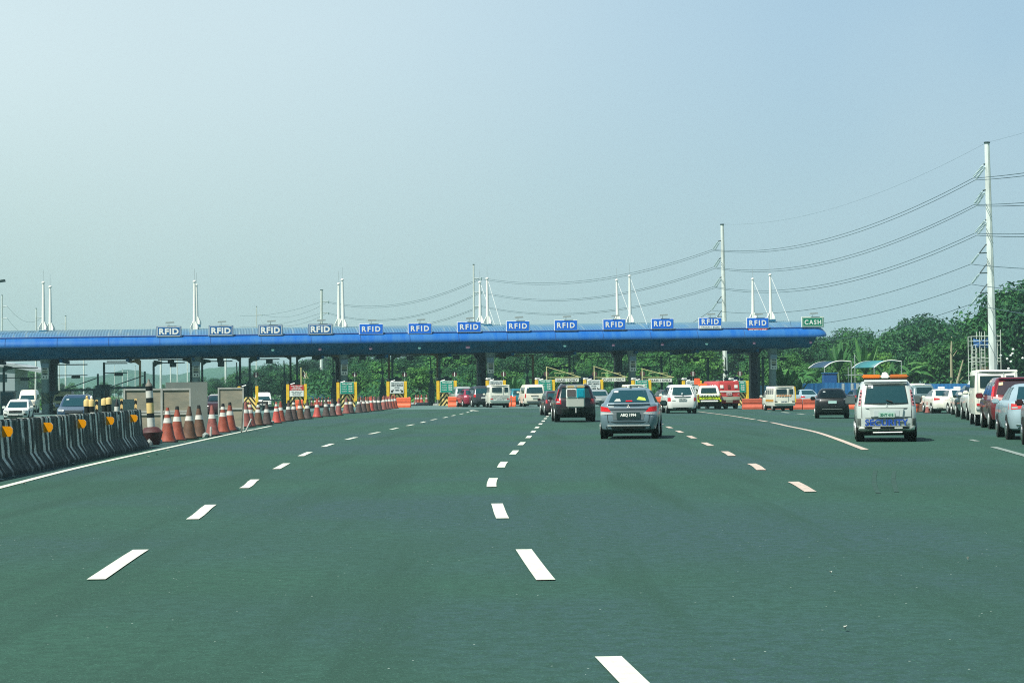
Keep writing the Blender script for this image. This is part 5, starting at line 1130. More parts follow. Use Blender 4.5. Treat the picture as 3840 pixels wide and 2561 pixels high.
tail_r = mat('red_lamp_lens', (.55, .012, .02), .2, coat=.5); tail_lit = mat('lit_brake_lamp', (.52, .008, .012), .3, emis=(1, .01, .02, .14)); tail_w = mat('clear_lamp_lens', (.55, .58, .56), .15, .3)
plate_w = mat('plate_white', (.62, .66, .62), .5); plate_g = mat('plate_green_ink', (.05, .25, .16), .6); darkbump = mat('dark_bumper', (.010, .018, .016), .6)
stick = mat('sticker', (.55, .62, .62), .5); glass_rear = mat('rear_glass', (.012, .055, .065), .06, spec=.7, coat=.3)
amber = mat('amber_lens', (.85, .22, .03), .35)
def emblem(v, x, z, s_=1., m=None):
    b = MB(); y = v.ry(x, z*v.k[2])-.012
    for a in (90, 210, 330):
        d = Vector((math.cos(R(a)), 0, math.sin(R(a))))*.055*s_; q = Vector((-d.z, 0, d.x))*.55; b.add([(x, y, z*v.k[2]), tuple(Vector((x, y, z*v.k[2]))+d*.5+q*.55), tuple(Vector((x, y, z*v.k[2]))+d*1.05), tuple(Vector((x, y, z*v.k[2]))+d*.5-q*.55)], [(0, 1, 2, 3)])
    o_ = b.build('emblem', m or chrome, v.t); md = o_.modifiers.new('t', 'SOLIDIFY'); md.thickness = .01
# 1 grey sedan
g1 = paintm('graphite_grey_paint', (.17, .26, .30), .2, .28, .6)
v = Veh('sedan', 'blue-grey sedan with lit red brake lamps, nearest car in the middle lanes', 'car', 2357, 58.2, 6.2, 'sedan', g1, (1.0, 1.0, 1.0))
v.rear('rear_window', glass_rear, [[(-.60, 1.07), (.60, 1.07), (.47, 1.42), (-.47, 1.42)]])
v.side('side_window', glassd, [[(1.0, 1.06), (1.95, 1.06), (1.85, 1.40), (1.35, 1.40)], [(2.0, 1.06), (2.85, 1.06), (2.35, 1.38), (1.92, 1.40)]])
v.rear('windscreen', glassd, [[(-.6, 1.08), (.6, 1.08), (.5, 1.42), (-.5, 1.42)]], front=True)
v.rear('tail_light', tail_lit, [[(-.82, .81), (-.50, .79), (-.60, .92), (-.82, .96)]]); v.rear('tail_light', tail_lit, [[(.50, .79), (.82, .81), (.82, .96), (.60, .92)]])
v.rear('reversing_light', tail_w, [[(-.82, .70), (-.42, .73), (-.48, .78), (-.82, .79)]], .01); v.rear('reversing_light', tail_w, [[(.42, .73), (.82, .70), (.82, .79), (.48, .78)]], .01)
v.rear('plate_recess', mat('recess_grey', (.11, .15, .16), .4), [[(-.44, .56), (.44, .56), (.50, .86), (-.50, .86)]], .004)
v.rear('chrome_bar', chrome, [[(-.56, .865), (.56, .865), (.56, .905), (-.56, .905)]], .03)
v.rear('boot_spoiler', g1, [[(-.62, 1.0), (.62, 1.0), (.60, 1.035), (-.60, 1.035)]], .05)
v.plate(0, .70, .68, .17, '', darkst, whiteb); text('ABQ 1994', .46, .10, whiteb, v.t, (0, v.ry(0, .7)-.046, .70), bold=.04); 
v.rear('boot_seam', under, [[(-.60, .50), (-.585, .50), (-.63, .99), (-.645, .99)], [(.585, .50), (.60, .50), (.645, .99), (.63, .99)], [(-.60, .495), (.60, .495), (.60, .507), (-.60, .507)]], .004)
v.rear('bumper_insert', darkbump, [[(-.62, .24), (.62, .24), (.66, .36), (-.66, .36)]], .012); v.rear('bumper_chrome', whiteb, [[(-.60, .375), (.60, .375), (.62, .40), (-.62, .40)]], .02)
v.rear('high_stop_lamp', tail_lit, [[(-.10, 1.085), (.10, 1.085), (.09, 1.115), (-.09, 1.115)]], .02)
emblem(v, 0, .955, 1.0, whiteb); v.rear('sticker', stick, [[(-.48, 1.35), (-.34, 1.35), (-.34, 1.40), (-.46, 1.40)]], .014)
v.rear('badge', stick, [[(-.58, .93), (-.42, .93), (-.42, .96), (-.58, .96)]], .01)
b = MB(); b.lathe([(.02, 0), (.10, .02), (.07, .08), (.01, .10)], 12); o_ = b.build('roof_antenna', darkst, v.t); o_.location = (0, 1.55, 1.48); o_.scale = (.4, .5, .8)
o_ = MB().lathe([(.02, 0), (.22, .03), (.18, .12), (.03, .16)], 14).build('dashboard_cushion', mat('lime_cushion', (.40, .55, .08), .8), v.t); o_.location = (.32, .95, 1.06)
o_ = MB().lathe([(.02, 0), (.1, .03), (.08, .13), (.02, .16)], 12).build('soft_toy', mat('grey_plush', (.4, .42, .4), .9), v.t); o_.location = (-.35, .85, 1.06)
v.rear('cushion_seen_through_glass', mat('lime_cushion', (.40, .55, .08), .8), [[(.22, 1.14), (.50, 1.11), (.46, 1.19), (.28, 1.23)]], .012); v.rear('plush_seen_through_glass', mat('grey_plush', (.30, .36, .36), .9), [[(-.44, 1.09), (-.24, 1.09), (-.27, 1.17), (-.38, 1.17)]], .012)
v.mirrors(2.75, 1.02, darkst, 1.1); v.wheels((.80, 3.35), .30)
# 2 dark red SUV and the washing machine strapped on its back
dr = paintm('black_cherry_paint', (.020, .016, .020), .1, .3, .6)
v = Veh('suv', 'black and dark red SUV carrying a twin-tub washing machine on its back', 'car', 2160, 88.6, -1.6, 'suv', dr, (.97, 1, .93))
v.rear('rear_window', glassd, [[(-.70, 1.16), (.70, 1.16), (.60, 1.62), (-.60, 1.62)]])
v.side('side_window', glassd, [[(.5, 1.14), (1.5, 1.14), (1.4, 1.6), (.62, 1.6)], [(1.58, 1.14), (2.5, 1.14), (2.2, 1.6), (1.5, 1.6)], [(2.58, 1.14), (3.3, 1.14), (2.65, 1.6), (2.3, 1.6)]])
v.side('red_side_trim', mat('red_lacquer', (.42, .02, .04), .3, coat=.5), [[(.15, 1.02), (.5, 1.02), (.58, 1.58), (.42, 1.55)]], .012, (-1,))
redl = mat('dark_red_lens', (.30, .03, .03), .25, coat=.5)
v.rear('tail_light', tail_r, [[(-.90, .86), (-.66, .86), (-.68, 1.10), (-.88, 1.14)]]); v.rear('tail_light', redl, [[(.66, .86), (.90, .86), (.88, 1.12), (.68, 1.08)]])
v.rear('reversing_light', tail_w, [[(-.88, .92), (-.72, .92), (-.72, .99), (-.88, .99)]], .014)
v.rear('rear_bumper', darkbump, [[(-.86, .36), (.86, .36), (.88, .66), (-.88, .66)]], .05); v.rear('roof_spoiler', dr, [[(-.62, 1.64), (.62, 1.64), (.60, 1.70), (-.60, 1.70)]], .06)
b = MB(); b.tube([(-.55, .9, 1.70), (-.55, 2.4, 1.70)], .02, 5); b.build('roof_rail', steel, v.t); b = MB(); b.tube([(.55, .9, 1.70), (.55, 2.4, 1.70)], .02, 5); b.build('roof_rail', steel, v.t)
v.mirrors(3.0, 1.12, dr); v.wheels((.95, 3.6), .37, tw=.24); v.rear('windscreen', glassd, [[(-.7, 1.18), (.7, 1.18), (.6, 1.6), (-.6, 1.6)]], front=True)
wm = mat('washer_ivory', (.46, .50, .44), .5); cy = mat('washer_cyan_lid', (.0, .42, .52), .35)
t = thing('washing_machine', 'ivory twin-tub washing machine with a grey and a cyan lid strapped behind the SUV', 'appliance', v.t.location+Vector((-.02, -.30, .62)), R(1.6))
MB().box((0, 0, .44), (.82, .44, .84), ch=.06).build('cabinet', wm, t); MB().box((0, .0, .945), (.82, .40, .15), ch=.03).build('control_panel', wm, t)
b = MB(); b.box((-.22, -.205, .945), (.28, .012, .08)); b.box((.22, -.205, .945), (.28, .012, .08)); b.build('panel_print', mat('washer_print', (.50, .36, .14), .6), t)
o_ = MB().lathe([(.02, 0), (.06, 0), (.05, .05), (.01, .05)], 12).build('dial', steel, t); o_.location = (0, -.20, .95); o_.rotation_euler = (R(90), 0, 0)
MB().box((-.19, -.225, .66), (.46, .04, .40), ch=.06).build('lid_rim', whiteb, t); MB().box((-.19, -.25, .66), (.38, .03, .32), ch=.05).build('wash_lid', mat('washer_grey_lid', (.11, .10, .10), .4), t)
MB().box((.22, -.225, .66), (.36, .045, .42), ch=.06).build('spin_lid', cy, t); MB().box((.22, -.25, .66), (.27, .03, .31), ch=.06).build('spin_lid_inner', mat('washer_cyan_deep', (.0, .30, .40), .3), t)
MB().tube([(.0, -.25, .02), (.0, -.25, -.2)], .02, 5).build('drain_hose', whiteb, t)
# 3 white MPV
wp = paintm('white_car_paint', (.82, .86, .80), 0, .3, .6)
v = Veh('minivan', 'white minivan with a dark rear window, right of the grey sedan', 'car', 2560, 119, -1.5, 'mpv', wp, (1, 1, 1.0))
v.rear('rear_window', glass_rear, [[(-.74, 1.10), (.74, 1.10), (.60, 1.56), (-.60, 1.56)]]); v.side('side_window', glassd, [[(.35, 1.10), (1.2, 1.10), (1.1, 1.55), (.55, 1.55)], [(1.3, 1.10), (2.2, 1.10), (2.1, 1.55), (1.25, 1.55)], [(2.3, 1.10), (3.4, 1.10), (2.7, 1.53), (2.2, 1.55)]])
v.rear('tail_light', tail_r, [[(-.87, .72), (-.68, .74), (-.70, .94), (-.87, .94)]]); v.rear('tail_light', tail_r, [[(.68, .74), (.87, .72), (.87, .94), (.70, .94)]])
v.rear('upper_lamp', tail_w, [[(-.87, .95), (-.71, .95), (-.76, 1.22), (-.86, 1.16)]]); v.rear('upper_lamp', tail_w, [[(.71, .95), (.87, .95), (.86, 1.16), (.76, 1.22)]])
v.rear('tailgate_handle', glassd, [[(-.46, .96), (.46, .96), (.50, 1.0), (-.50, 1.0)]], .02); v.plate(0, .86, .46, .17, 'NGB 3429', plate_w, inkg)
v.rear('bumper_lower', darkbump, [[(-.80, .27), (.80, .27), (.84, .36), (-.84, .36)]], .012); v.rear('badge', plate_g, [[(-.62, .76), (-.42, .76), (-.42, .79), (-.62, .79)]], .01)
b = MB(); b.lathe([(.01, 0), (.06, .02), (.06, .09), (.01, .11)], 10); o_ = b.build('round_sticker', stick, v.t); o_.location = (0, .10, 1.12); o_.rotation_euler = (0, 0, 0)
v.rear('windscreen', glassd, [[(-.7, 1.12), (.7, 1.12), (.6, 1.55), (-.6, 1.55)]], front=True); v.mirrors(3.2, 1.10, wp); v.wheels((.85, 3.5), .32)
# 4 yellow-green and white patrol pickup
yg = paintm('lime_yellow_paint', (.62, .80, .02), 0, .4, .4)
v = Veh('patrol_pickup', 'white and lime-yellow patrol pickup with an orange light bar on its roof', 'pickup truck', 2661, 150, 4.0, 'pcab', wp, (1, 1, 1.0))
v.rear('rear_window', glassd, [[(-.62, 1.18), (.62, 1.18), (.54, 1.60), (-.54, 1.60)]])
b = MB(); b.prism([(-.88, .55), (-.90, .85), (-.86, 1.12), (.86, 1.12), (.90, .85), (.88, .55)], .05, 1.8); b.build('cargo_bed', yg, v.t, smooth=40)
b = MB(); b.box((0, .02, 1.05), (1.5, .05, .13)); b.build('tailgate_band', wp, v.t)
b = MB()
for i in range(-3, 4):
    if i: x = i*.2; b.prism([(x-.05, .91), (x+.03, .91), (x+.03-(.1 if i > 0 else -.1), 1.05), (x-.05-(.1 if i > 0 else -.1), 1.05)], -.012, .0)
b.build('hazard_slashes', black, v.t); text('TOLL PATROL', .8, .12, mat('olive_ink', (.16, .22, .03), .6), v.t, (0, -.0, .78), bold=.04)
b = MB(); b.box((0, -.06, .60), (1.3, .1, .12), ch=.03); b.build('step_bumper', whiteb, v.t); MB().box((0, -.01, .66), (1.5, .06, .14)).build('bumper_shadow_gap', black, v.t)
for sx in (-1, 1): MB().box((sx*.83, .03, .92), (.12, .06, .32), ch=.02).build('tail_light', mat('brown_lamp', (.26, .07, .04), .3), v.t)
MB().box((-.45, 2.4, 1.86), (.7, .3, .14), ch=.04).build('light_bar', mat('glowing_red_orange', (.9, .12, .03), .4, emis=(1, .15, .05, .5)), v.t); MB().box((-.85, 2.6, 2.08), (.46, .35, .50), ch=.03).build('roof_box', orange, v.t)
v.side('side_window', glassd, [[(2.0, 1.15), (2.8, 1.15), (2.7, 1.6), (2.2, 1.6)], [(2.9, 1.15), (3.8, 1.15), (3.2, 1.56), (2.8, 1.6)]]); v.W = .88; v.wheels((.95, 4.1), .38, tw=.24); v.mirrors(3.6, 1.15, wp)
# 5 red armoured truck
rp = paintm('armoured_red_paint', (.52, .055, .055), 0, .5, .2)
v = Veh('armoured_truck', 'boxy red armoured cash truck with a white band and small square vents', 'truck', 2735, 153, -9, 'box', rp, (1.04, 1.75, 1.06))
v.rear('white_band', whiteb, [[(-.80, 1.22), (.80, 1.22), (.80, 1.30), (-.80, 1.30)]], .01); v.rear('vent', whiteb, [[(-.66, 1.50), (-.42, 1.50), (-.42, 1.72), (-.66, 1.72)]], .02); v.rear('vent', whiteb, [[(.42, 1.50), (.66, 1.50), (.66, 1.72), (.42, 1.72)]], .02)
v.rear('door_emblem', mat('dark_maroon', (.20, .03, .02), .6), [[(-.09, 1.48), (.09, 1.48), (.09, 1.74), (-.09, 1.74)]], .012); v.rear('rear_bumper', mat('cream_grey_bumper', (.42, .46, .36), .5), [[(-.82, .62), (.82, .62), (.82, .86), (-.82, .86)]], .06); v.rear('bumper_box', mat('cream_grey_bumper', (.42, .46, .36), .5), [[(-.24, .42), (.24, .42), (.24, .64), (-.24, .64)]], .10)
v.plate(0, 1.10, .42, .2, 'CWT 815', plate_w, mat('plate_red_ink', (.5, .1, .12), .6)); v.rear('tail_light', tail_w, [[(-.74, 1.0), (-.66, 1.0), (-.66, 1.07), (-.74, 1.07)]], .02); v.rear('tail_light', tail_w, [[(.66, 1.0), (.74, 1.0), (.74, 1.07), (.66, 1.07)]], .02)
for q in (.9, 1.7, 2.4): v.side('gun_port', whiteb if q < 2 else tail_w, [[(q*.55, 1.45), (q*.55+.15, 1.45), (q*.55+.15, 1.75), (q*.55, 1.75)]])
v.W = .84; v.L = 4.6; v.wheels((.55, 2.2), .37, tw=.25)
b = MB(); b.box((0, 5.2, 1.15), (1.6, 1.2, 1.3), ch=.15); b.build('cab', rp, v.t)
# 6 white utility vans with boxed rear (multicab style)
def utility(px, Y, head, label, stripes_=False, k=(1, 1, 1), sticker=False, orange_b=False, yellow_edge=False, longw=False):
    wpp = paintm('cream_white_paint', (.80, .82, .70), 0, .45, .3)
    v = Veh('utility_van', label, 'van', px, Y, head, 'box', wpp, k)
    v.rear('rear_window', glassd, [[(-.62, 1.38), (.16, 1.38), (.16, 1.80), (-.62, 1.80)]], .012); v.rear('rear_window', glassd, [[(.36, 1.38), (.66, 1.38), (.66, 1.80), (.36, 1.80)]], .012)
    v.rear('door_seam', greyp, [[(.255, .7), (.275, .7), (.275, 1.93), (.255, 1.93)], [(-.72, 1.92), (.72, 1.92), (.72, 1.935), (-.72, 1.935)], [(-.72, .66), (-.70, .66), (-.70, 1.92), (-.72, 1.92)], [(.70, .66), (.72, .66), (.72, 1.92), (.70, 1.92)]], .006)
    v.rear('rain_gutter', wpp, [[(-.80, 1.95), (.80, 1.95), (.78, 1.99), (-.78, 1.99)]], .03)
    if stripes_: v.rear('hazard_stripe', mat('orange_hazard', (.8, .30, .06), .5), [[(-.62+i*.2, 1.20), (-.52+i*.2, 1.20), (-.44+i*.2, 1.29), (-.54+i*.2, 1.29)] for i in range(6)], .01)
    if orange_b: v.side('orange_band', mat('ochre_band', (.60, .30, .05), .5), [[(.1, .75), (2.6, .75), (2.6, .95), (.1, .95)]])
    if yellow_edge: v.side('yellow_edge', yellow, [[(.02, .7), (.2, .7), (.2, 1.98), (.02, 1.98)]], .05, (1,))
    v.side('side_window', glassd, [[(.15+i*.62, 1.38), (.62+i*.62, 1.38), (.62+i*.62, 1.82), (.15+i*.62, 1.82)] for i in range(4)])
    v.rear('tail_light', tail_r if not stripes_ else black, [[(-.76, .72), (-.56, .72), (-.56, .80), (-.76, .80)]], .02); v.rear('tail_light', tail_r if not stripes_ else black, [[(.56, .72), (.76, .72), (.76, .80), (.56, .80)]], .02)
    v.plate(-.05, .76, .48, .16, 'UVK 207', plate_w, inkg); v.rear('rear_bumper', greyp if not stripes_ else wpp, [[(-.78, .58), (.78, .58), (.78, .66), (-.78, .66)]], .04)
    if sticker: v.rear('sticker', mat('tan_sticker', (.55, .48, .30), .5), [[(.42, 1.62), (.58, 1.62), (.58, 1.72), (.42, 1.72)]], .02)
    S2 = [(.42*k[2], 2.7*k[1], 3.9*k[1]+.1, .72*k[0], .12), (.6*k[2], 2.7*k[1], 4.1*k[1], .78*k[0], .15), (1.05*k[2], 2.7*k[1], 4.0*k[1], .78*k[0], .15), (1.6*k[2], 2.7*k[1], 3.5*k[1], .70*k[0], .15), (1.75*k[2], 2.72*k[1], 3.3*k[1], .62*k[0], .15)]
    v.shell('cab', wpp, S2); S0 = v.S; v.S = S2; v.side('cab_window', glassd, [[(2.85, 1.08), (3.75, 1.08), (3.4, 1.55), (2.85, 1.55)]]); v.k = k; v.rear('windscreen', glassd, [[(-.62, 1.1), (.62, 1.1), (.55, 1.58), (-.55, 1.58)]], front=True); v.mirrors(3.75, 1.2, wpp); v.S = S0; v.L = 4.0*k[1]
    v.W = .76*k[0]; v.wheels((.75, 3.3), .29, tw=.18); b = MB(); b.box((0, 1.4*k[1], .40), (1.3*k[0], 2.3*k[1], .14)); b.build('chassis', under, v.t); return v
utility(2943, 141, -5.5, 'white boxed utility van with orange hazard slashes at the right of the toll lanes', stripes_=True, k=(.94, 1.0, .86), orange_b=True, yellow_edge=True)
utility(3740, 72, 9.5, 'large white boxed utility van in the right queue, behind the maroon wagon', k=(.94, 1.15, 1.0), sticker=True)
uv = utility(1875, 160, -6.5, 'dirty white boxed utility van with an oval rear window in the middle lanes', k=(1.0, 1.0, .90))
uv.rear('dirty_lower_panel', mat('dirt_grey', (.42, .46, .42), .8, var=.3, vscale=9), [[(-.66, .84), (.66, .84), (.66, 1.12), (-.66, 1.12)]], .01)
utility(2387, 176, -8, 'white boxed utility van half hidden behind the grey sedan roof', k=(1, 1, .92))
# 7 white passenger vans
def pvan(px, Y, head, label, paint, k=(1, 1, 1)):
    v = Veh('passenger_van', label, 'van', px, Y, head, 'van', paint, k)
    v.rear('rear_window', glass_rear, [[(-.68, 1.22), (.68, 1.22), (.62, 1.74), (-.62, 1.74)]]); v.side('side_window', glassd, [[(.3+i*1.0, 1.2), (1.15+i*1.0, 1.2), (1.12+i*.95, 1.72), (.36+i*.95, 1.72)] for i in range(3)])
    v.rear('tail_light', tail_r, [[(-.82, .80), (-.72, .80), (-.72, 1.16), (-.80, 1.16)]]); v.rear('tail_light', tail_r, [[(.72, .80), (.82, .80), (.80, 1.16), (.72, 1.16)]])
    v.rear('handle_recess', black, [[(-.30, .96), (.30, .96), (.30, 1.01), (-.30, 1.01)]], .015); v.plate(0, .86, .42, .14, '', plate_w, inkg); v.rear('rear_bumper', mat('grey_lower', (.10, .14, .14), .6), [[(-.80, .30), (.80, .30), (.82, .52), (-.82, .52)]], .03)
    v.rear('sticker', stick, [[(-.60, 1.62), (-.48, 1.62), (-.48, 1.70), (-.60, 1.70)]], .014); v.wheels((.9, 3.6), .32); v.mirrors(3.9, 1.3, paint); v.rear('windscreen', glassd, [[(-.7, 1.2), (.7, 1.2), (.62, 1.74), (-.62, 1.74)]], front=True); return v
cw = paintm('cream_van_paint', (.82, .80, .66), 0, .4, .4)
pvan(2006, 163, -6.0, 'cream white passenger van queued left of the dark red SUV', cw, (1.0, 1, .93))
# 8 black hatchback
bk = paintm('glossy_black_paint', (.004, .008, .009), 0, .35, .25)
v = Veh('hatchback', 'glossy black hatchback with mint number plate left of the SECURITY wagon', 'car', 3121, 97.5, 8.3, 'hatch', bk, (.97, 1, .97))
v.rear('rear_window', mat('black_glass', (.005, .012, .014), .12), [[(-.62, 1.04), (.62, 1.04), (.50, 1.42), (-.50, 1.42)]]); v.side('side_window', glassd, [[(.6, 1.04), (1.6, 1.04), (1.5, 1.4), (.9, 1.4)], [(1.7, 1.04), (2.6, 1.04), (2.1, 1.38), (1.6, 1.4)]])
v.rear('tail_light', mat('smoked_lamp', (.12, .13, .15), .2), [[(-.80, .92), (-.58, .92), (-.58, 1.0), (-.78, 1.0)]]); v.rear('tail_light', mat('smoked_lamp', (.12, .13, .15), .2), [[(.58, .92), (.80, .92), (.78, 1.0), (.58, 1.0)]])
v.plate(.02, .82, .40, .13, '', mat('mint_plate', (.42, .66, .62), .4), inkg); v.rear('sticker', stick, [[(-.44, 1.32), (-.32, 1.32), (-.32, 1.36), (-.44, 1.36)]], .014); v.rear('bumper_reflector', tail_w, [[(-.50, .46), (.5, .46), (.5, .48), (-.5, .48)]], .01); v.mirrors(2.6, 1.0, bk, 1.2); v.wheels((.7, 3.1), .30)
# 9 silver SECURITY wagon
sv = mat('silver_white_paint', (.58, .66, .62), .35, .25, coat=.5, var=.04)
lo = mat('grey_lower_body', (.30, .37, .36), .4, .2, coat=.3)
v = Veh('security_wagon', 'silver wagon lettered SECURITY in blue with an orange light bar on top', 'car', 3326, 52.6, 8.9, 'wagon', sv, (.925, 1, .90))
v.rear('rear_window', glass_rear, [[(-.60, 1.13), (.60, 1.13), (.52, 1.63), (-.52, 1.63)]], .01); v.rear('window_seal', black, [[(-.62, 1.11), (.62, 1.11), (.54, 1.65), (-.54, 1.65)]], .004)
v.rear('lower_band', lo, [[(-.835, .44), (.835, .44), (.84, .68), (-.84, .68)]], .006); v.rear('seam', under, [[(-.83, .975), (.83, .975), (.83, .985), (-.83, .985)], [(-.82, .685), (.82, .685), (.82, .695), (-.82, .695)], [(-.70, .70), (-.69, .70), (-.69, 1.5), (-.70, 1.5)], [(.69, .70), (.70, .70), (.70, 1.5), (.69, 1.5)]], .012)
v.text('SECURITY', 0, .570, 1.12, .175, mat('blue_lettering', (.01, .07, .38), .5), bold=.028, off=.034, space=1.08)
v.rear('plate_garnish', sv, [[(-.44, .71), (.44, .71), (.48, .95), (-.48, .95)]], .045); v.rear('plate_recess', greyp, [[(-.35, .72), (.35, .72), (.36, .88), (-.36, .88)]], .055); v.plate(.0, .80, .42, .13, 'ZNT 418', mat('pale_green_plate', (.40, .58, .50), .5), plate_g, off=.075)
v.rear('sticker', stick, [[(-.52, 1.56), (-.36, 1.56), (-.36, 1.65), (-.50, 1.65)]], .018); v.text('2025', -.43, 1.605, .10, .04, ink, bold=.03, off=.035)
o_ = MB().lathe([(.01, 0), (.06, 0), (.06, .01), (.01, .01)], 16).build('round_sticker', mat('cream_sticker', (.62, .66, .52), .5), v.t); o_.location = (.41, v.ry(.41, 1.54)-.02, 1.54); o_.rotation_euler = (R(75), 0, 0)
b = MB(); b.tube([(.0, v.ry(0, 1.08)-.03, 1.10), (.16, v.ry(.16, 1.05)-.04, 1.055)], .014, 5); b.build('rear_wiper', black, v.t); emblem(v, 0, 1.09, .6, greyp)
for sg in (-1, 1):
    v.rear('tail_light', mat('checkered_lamp_tape', (.45, .18, .2), .4), [[(sg*.755-.035, 1.06), (sg*.755+.035, 1.06), (sg*.69+.025, 1.52), (sg*.69-.025, 1.52)]], .012)
    v.rear('lower_lamp', mat('smoked_bronze_lamp', (.09, .11, .10), .25), [[(sg*.77-.05, .46), (sg*.77+.05, .46), (sg*.77+.05, .68), (sg*.77-.05, .68)]], .012)
    v.rear('tape_check', black, [[(sg*(.755-.055*i/4)-.022, 1.10+i*.1), (sg*(.755-.055*i/4)+.03, 1.10+i*.1), (sg*(.755-.055*i/4)+.03, 1.14+i*.1), (sg*(.755-.055*i/4)-.022, 1.14+i*.1)] for i in range(4)], .016)
v.rear('rear_bumper', darkbump, [[(-.80, .24), (.80, .24), (.82, .40), (-.82, .40)]], .05); v.rear('bumper_top', steel, [[(-.80, .41), (.80, .41), (.80, .432), (-.80, .432)]], .07)
v.rear('bumper_pad', whiteb, [[(-.78, .36), (-.62, .36), (-.62, .395), (-.78, .395)], [(-.40, .36), (-.18, .36), (-.18, .395), (-.40, .395)], [(.22, .36), (.44, .36), (.44, .395), (.22, .395)], [(.66, .36), (.80, .36), (.80, .395), (.66, .395)]], .06); b = MB(); b.tube([(-.36, -.08, .25), (.40, -.08, .26)], .02, 6); b.build('tow_bar', whiteb, v.t)
v.rear('roof_spoiler', sv, [[(-.62, 1.70), (.62, 1.70), (.60, 1.76), (-.60, 1.76)]], .09); v.rear('spoiler_shade', lo, [[(-.60, 1.67), (.60, 1.67), (.60, 1.70), (-.60, 1.70)]], .05); v.rear('badge', ink, [[(.50, .72), (.68, .72), (.68, .735), (.50, .735)]], .012)
MB().box((-.36, .95, 1.73), (.50, .28, .10), ch=.035).build('light_bar', amber, v.t); MB().box((.36, .95, 1.73), (.50, .28, .10), ch=.035).build('light_bar', mat('amber_brown_lens', (.55, .17, .04), .35), v.t); MB().box((0, .95, 1.73), (.23, .26, .11), ch=.03).build('siren_box', whiteb, v.t); MB().lathe([(.08, 1.77), (.07, 1.82), (.02, 1.84)], 12, (0, .95, 0)).build('siren_dome', whiteb, v.t); MB().box((0, .95, 1.65), (1.15, .2, .06)).build('bar_mount', black, v.t)
v.side('side_window', glassd, [[(.35, 1.15), (1.3, 1.15), (1.25, 1.62), (.5, 1.62)], [(1.4, 1.15), (2.3, 1.15), (2.2, 1.62), (1.35, 1.62)], [(2.4, 1.15), (3.2, 1.15), (2.75, 1.6), (2.3, 1.62)]])
v.mirrors(3.0, 1.20, mat('grey_mirror', (.10, .14, .14), .3), 1.5); v.wheels((.75, 3.2), .315, tw=.22); v.rear('windscreen', glassd, [[(-.65, 1.15), (.65, 1.15), (.55, 1.6), (-.55, 1.6)]], front=True)
# generic sedans etc
def sedan(px, Y, head, label, paint, k=(1, 1, 1), lampm=tail_r, taxi=False, group=None, name='sedan', kind='sedan', flip=False):
    v = Veh(name, label, 'car', px, Y, head, kind, paint, k, group, flip)
    v.rear('rear_window', glass_rear, [[(-.60, 1.08), (.60, 1.08), (.47, 1.41), (-.47, 1.41)]]); v.side('side_window', glassd, [[(1.0, 1.06), (1.95, 1.06), (1.85, 1.40), (1.35, 1.40)], [(2.0, 1.06), (2.85, 1.06), (2.35, 1.38), (1.92, 1.40)]])
    v.rear('tail_light', lampm, [[(-.83, .80), (-.44, .84), (-.44, .93), (-.82, .97)]]); v.rear('tail_light', lampm, [[(.44, .84), (.83, .80), (.82, .97), (.44, .93)]]); v.plate(0, .74, .40, .13, '', plate_w, inkg)
    v.rear('bumper_insert', darkbump, [[(-.60, .25), (.60, .25), (.62, .33), (-.62, .33)]], .012); v.rear('windscreen', glassd, [[(-.6, 1.08), (.6, 1.08), (.5, 1.42), (-.5, 1.42)]], front=True)
    if taxi: MB().box((.0, 1.75, 1.58), (.42, .16, .13), ch=.03).build('roof_sign', whiteb, v.t)
    v.mirrors(2.75, 1.02, paint); v.wheels((.80, 3.35), .31, rimm=chrome if px > 3700 else None); return v
sil = mat('silver_blue_paint', (.40, .55, .60), .35, .22, coat=.6); mar = paintm('maroon_paint', (.16, .018, .025), .1, .25, .7)
v = sedan(3912, 53.0, 8.2, 'silver sedan in the right queue, cut by the right edge of the frame', sil, (1.03, 1.0, 1.0), lampm=mat('bright_red_lamp', (.7, .06, .06), .2, coat=.6))
v.rear('reversing_light', tail_w, [[(-.76, .83), (-.62, .84), (-.62, .88), (-.76, .88)]], .014); v.rear('bumper_chrome', chrome, [[(-.66, .38), (-.2, .34), (-.2, .365), (-.66, .41)]], .02)
v = Veh('minivan', 'maroon wagon with lit side lamps in the right queue, before the white van', 'car', 3822, 65.8, 8.0, 'mpv', mar, (1.0, 1.0, 1.0))
v.rear('rear_window', mat('purple_glass', (.05, .04, .05), .1), [[(-.70, 1.14), (.70, 1.14), (.58, 1.58), (-.58, 1.58)]]); v.side('side_window', glassd, [[(.4, 1.12), (1.3, 1.12), (1.25, 1.55), (.6, 1.55)], [(1.4, 1.12), (2.3, 1.12), (2.2, 1.55), (1.35, 1.55)], [(2.4, 1.12), (3.4, 1.12), (2.7, 1.53), (2.3, 1.55)]])
v.rear('tail_light', mat('pink_white_lamp', (.75, .38, .36), .2, coat=.5), [[(-.86, .96), (-.42, .96), (-.42, 1.04), (-.86, 1.08)]], .012); v.rear('tail_light', tail_r, [[(.42, .96), (.86, .96), (.86, 1.08), (.42, 1.04)]], .012); v.rear('chrome_bar', whiteb, [[(-.42, .98), (.42, .98), (.42, 1.01), (-.42, 1.01)]], .02)
v.rear('vertical_lamp', tail_r, [[(-.86, 1.08), (-.78, 1.08), (-.72, 1.42), (-.78, 1.42)]], .01); v.rear('lower_crease', mat('light_maroon', (.48, .05, .06), .3, coat=.5), [[(-.70, .66), (.70, .66), (.72, .76), (-.72, .76)]], .012); v.rear('reflector', mat('pink_reflector', (.75, .25, .25), .3), [[(-.66, .42), (-.30, .42), (-.30, .45), (-.66, .45)]], .016)
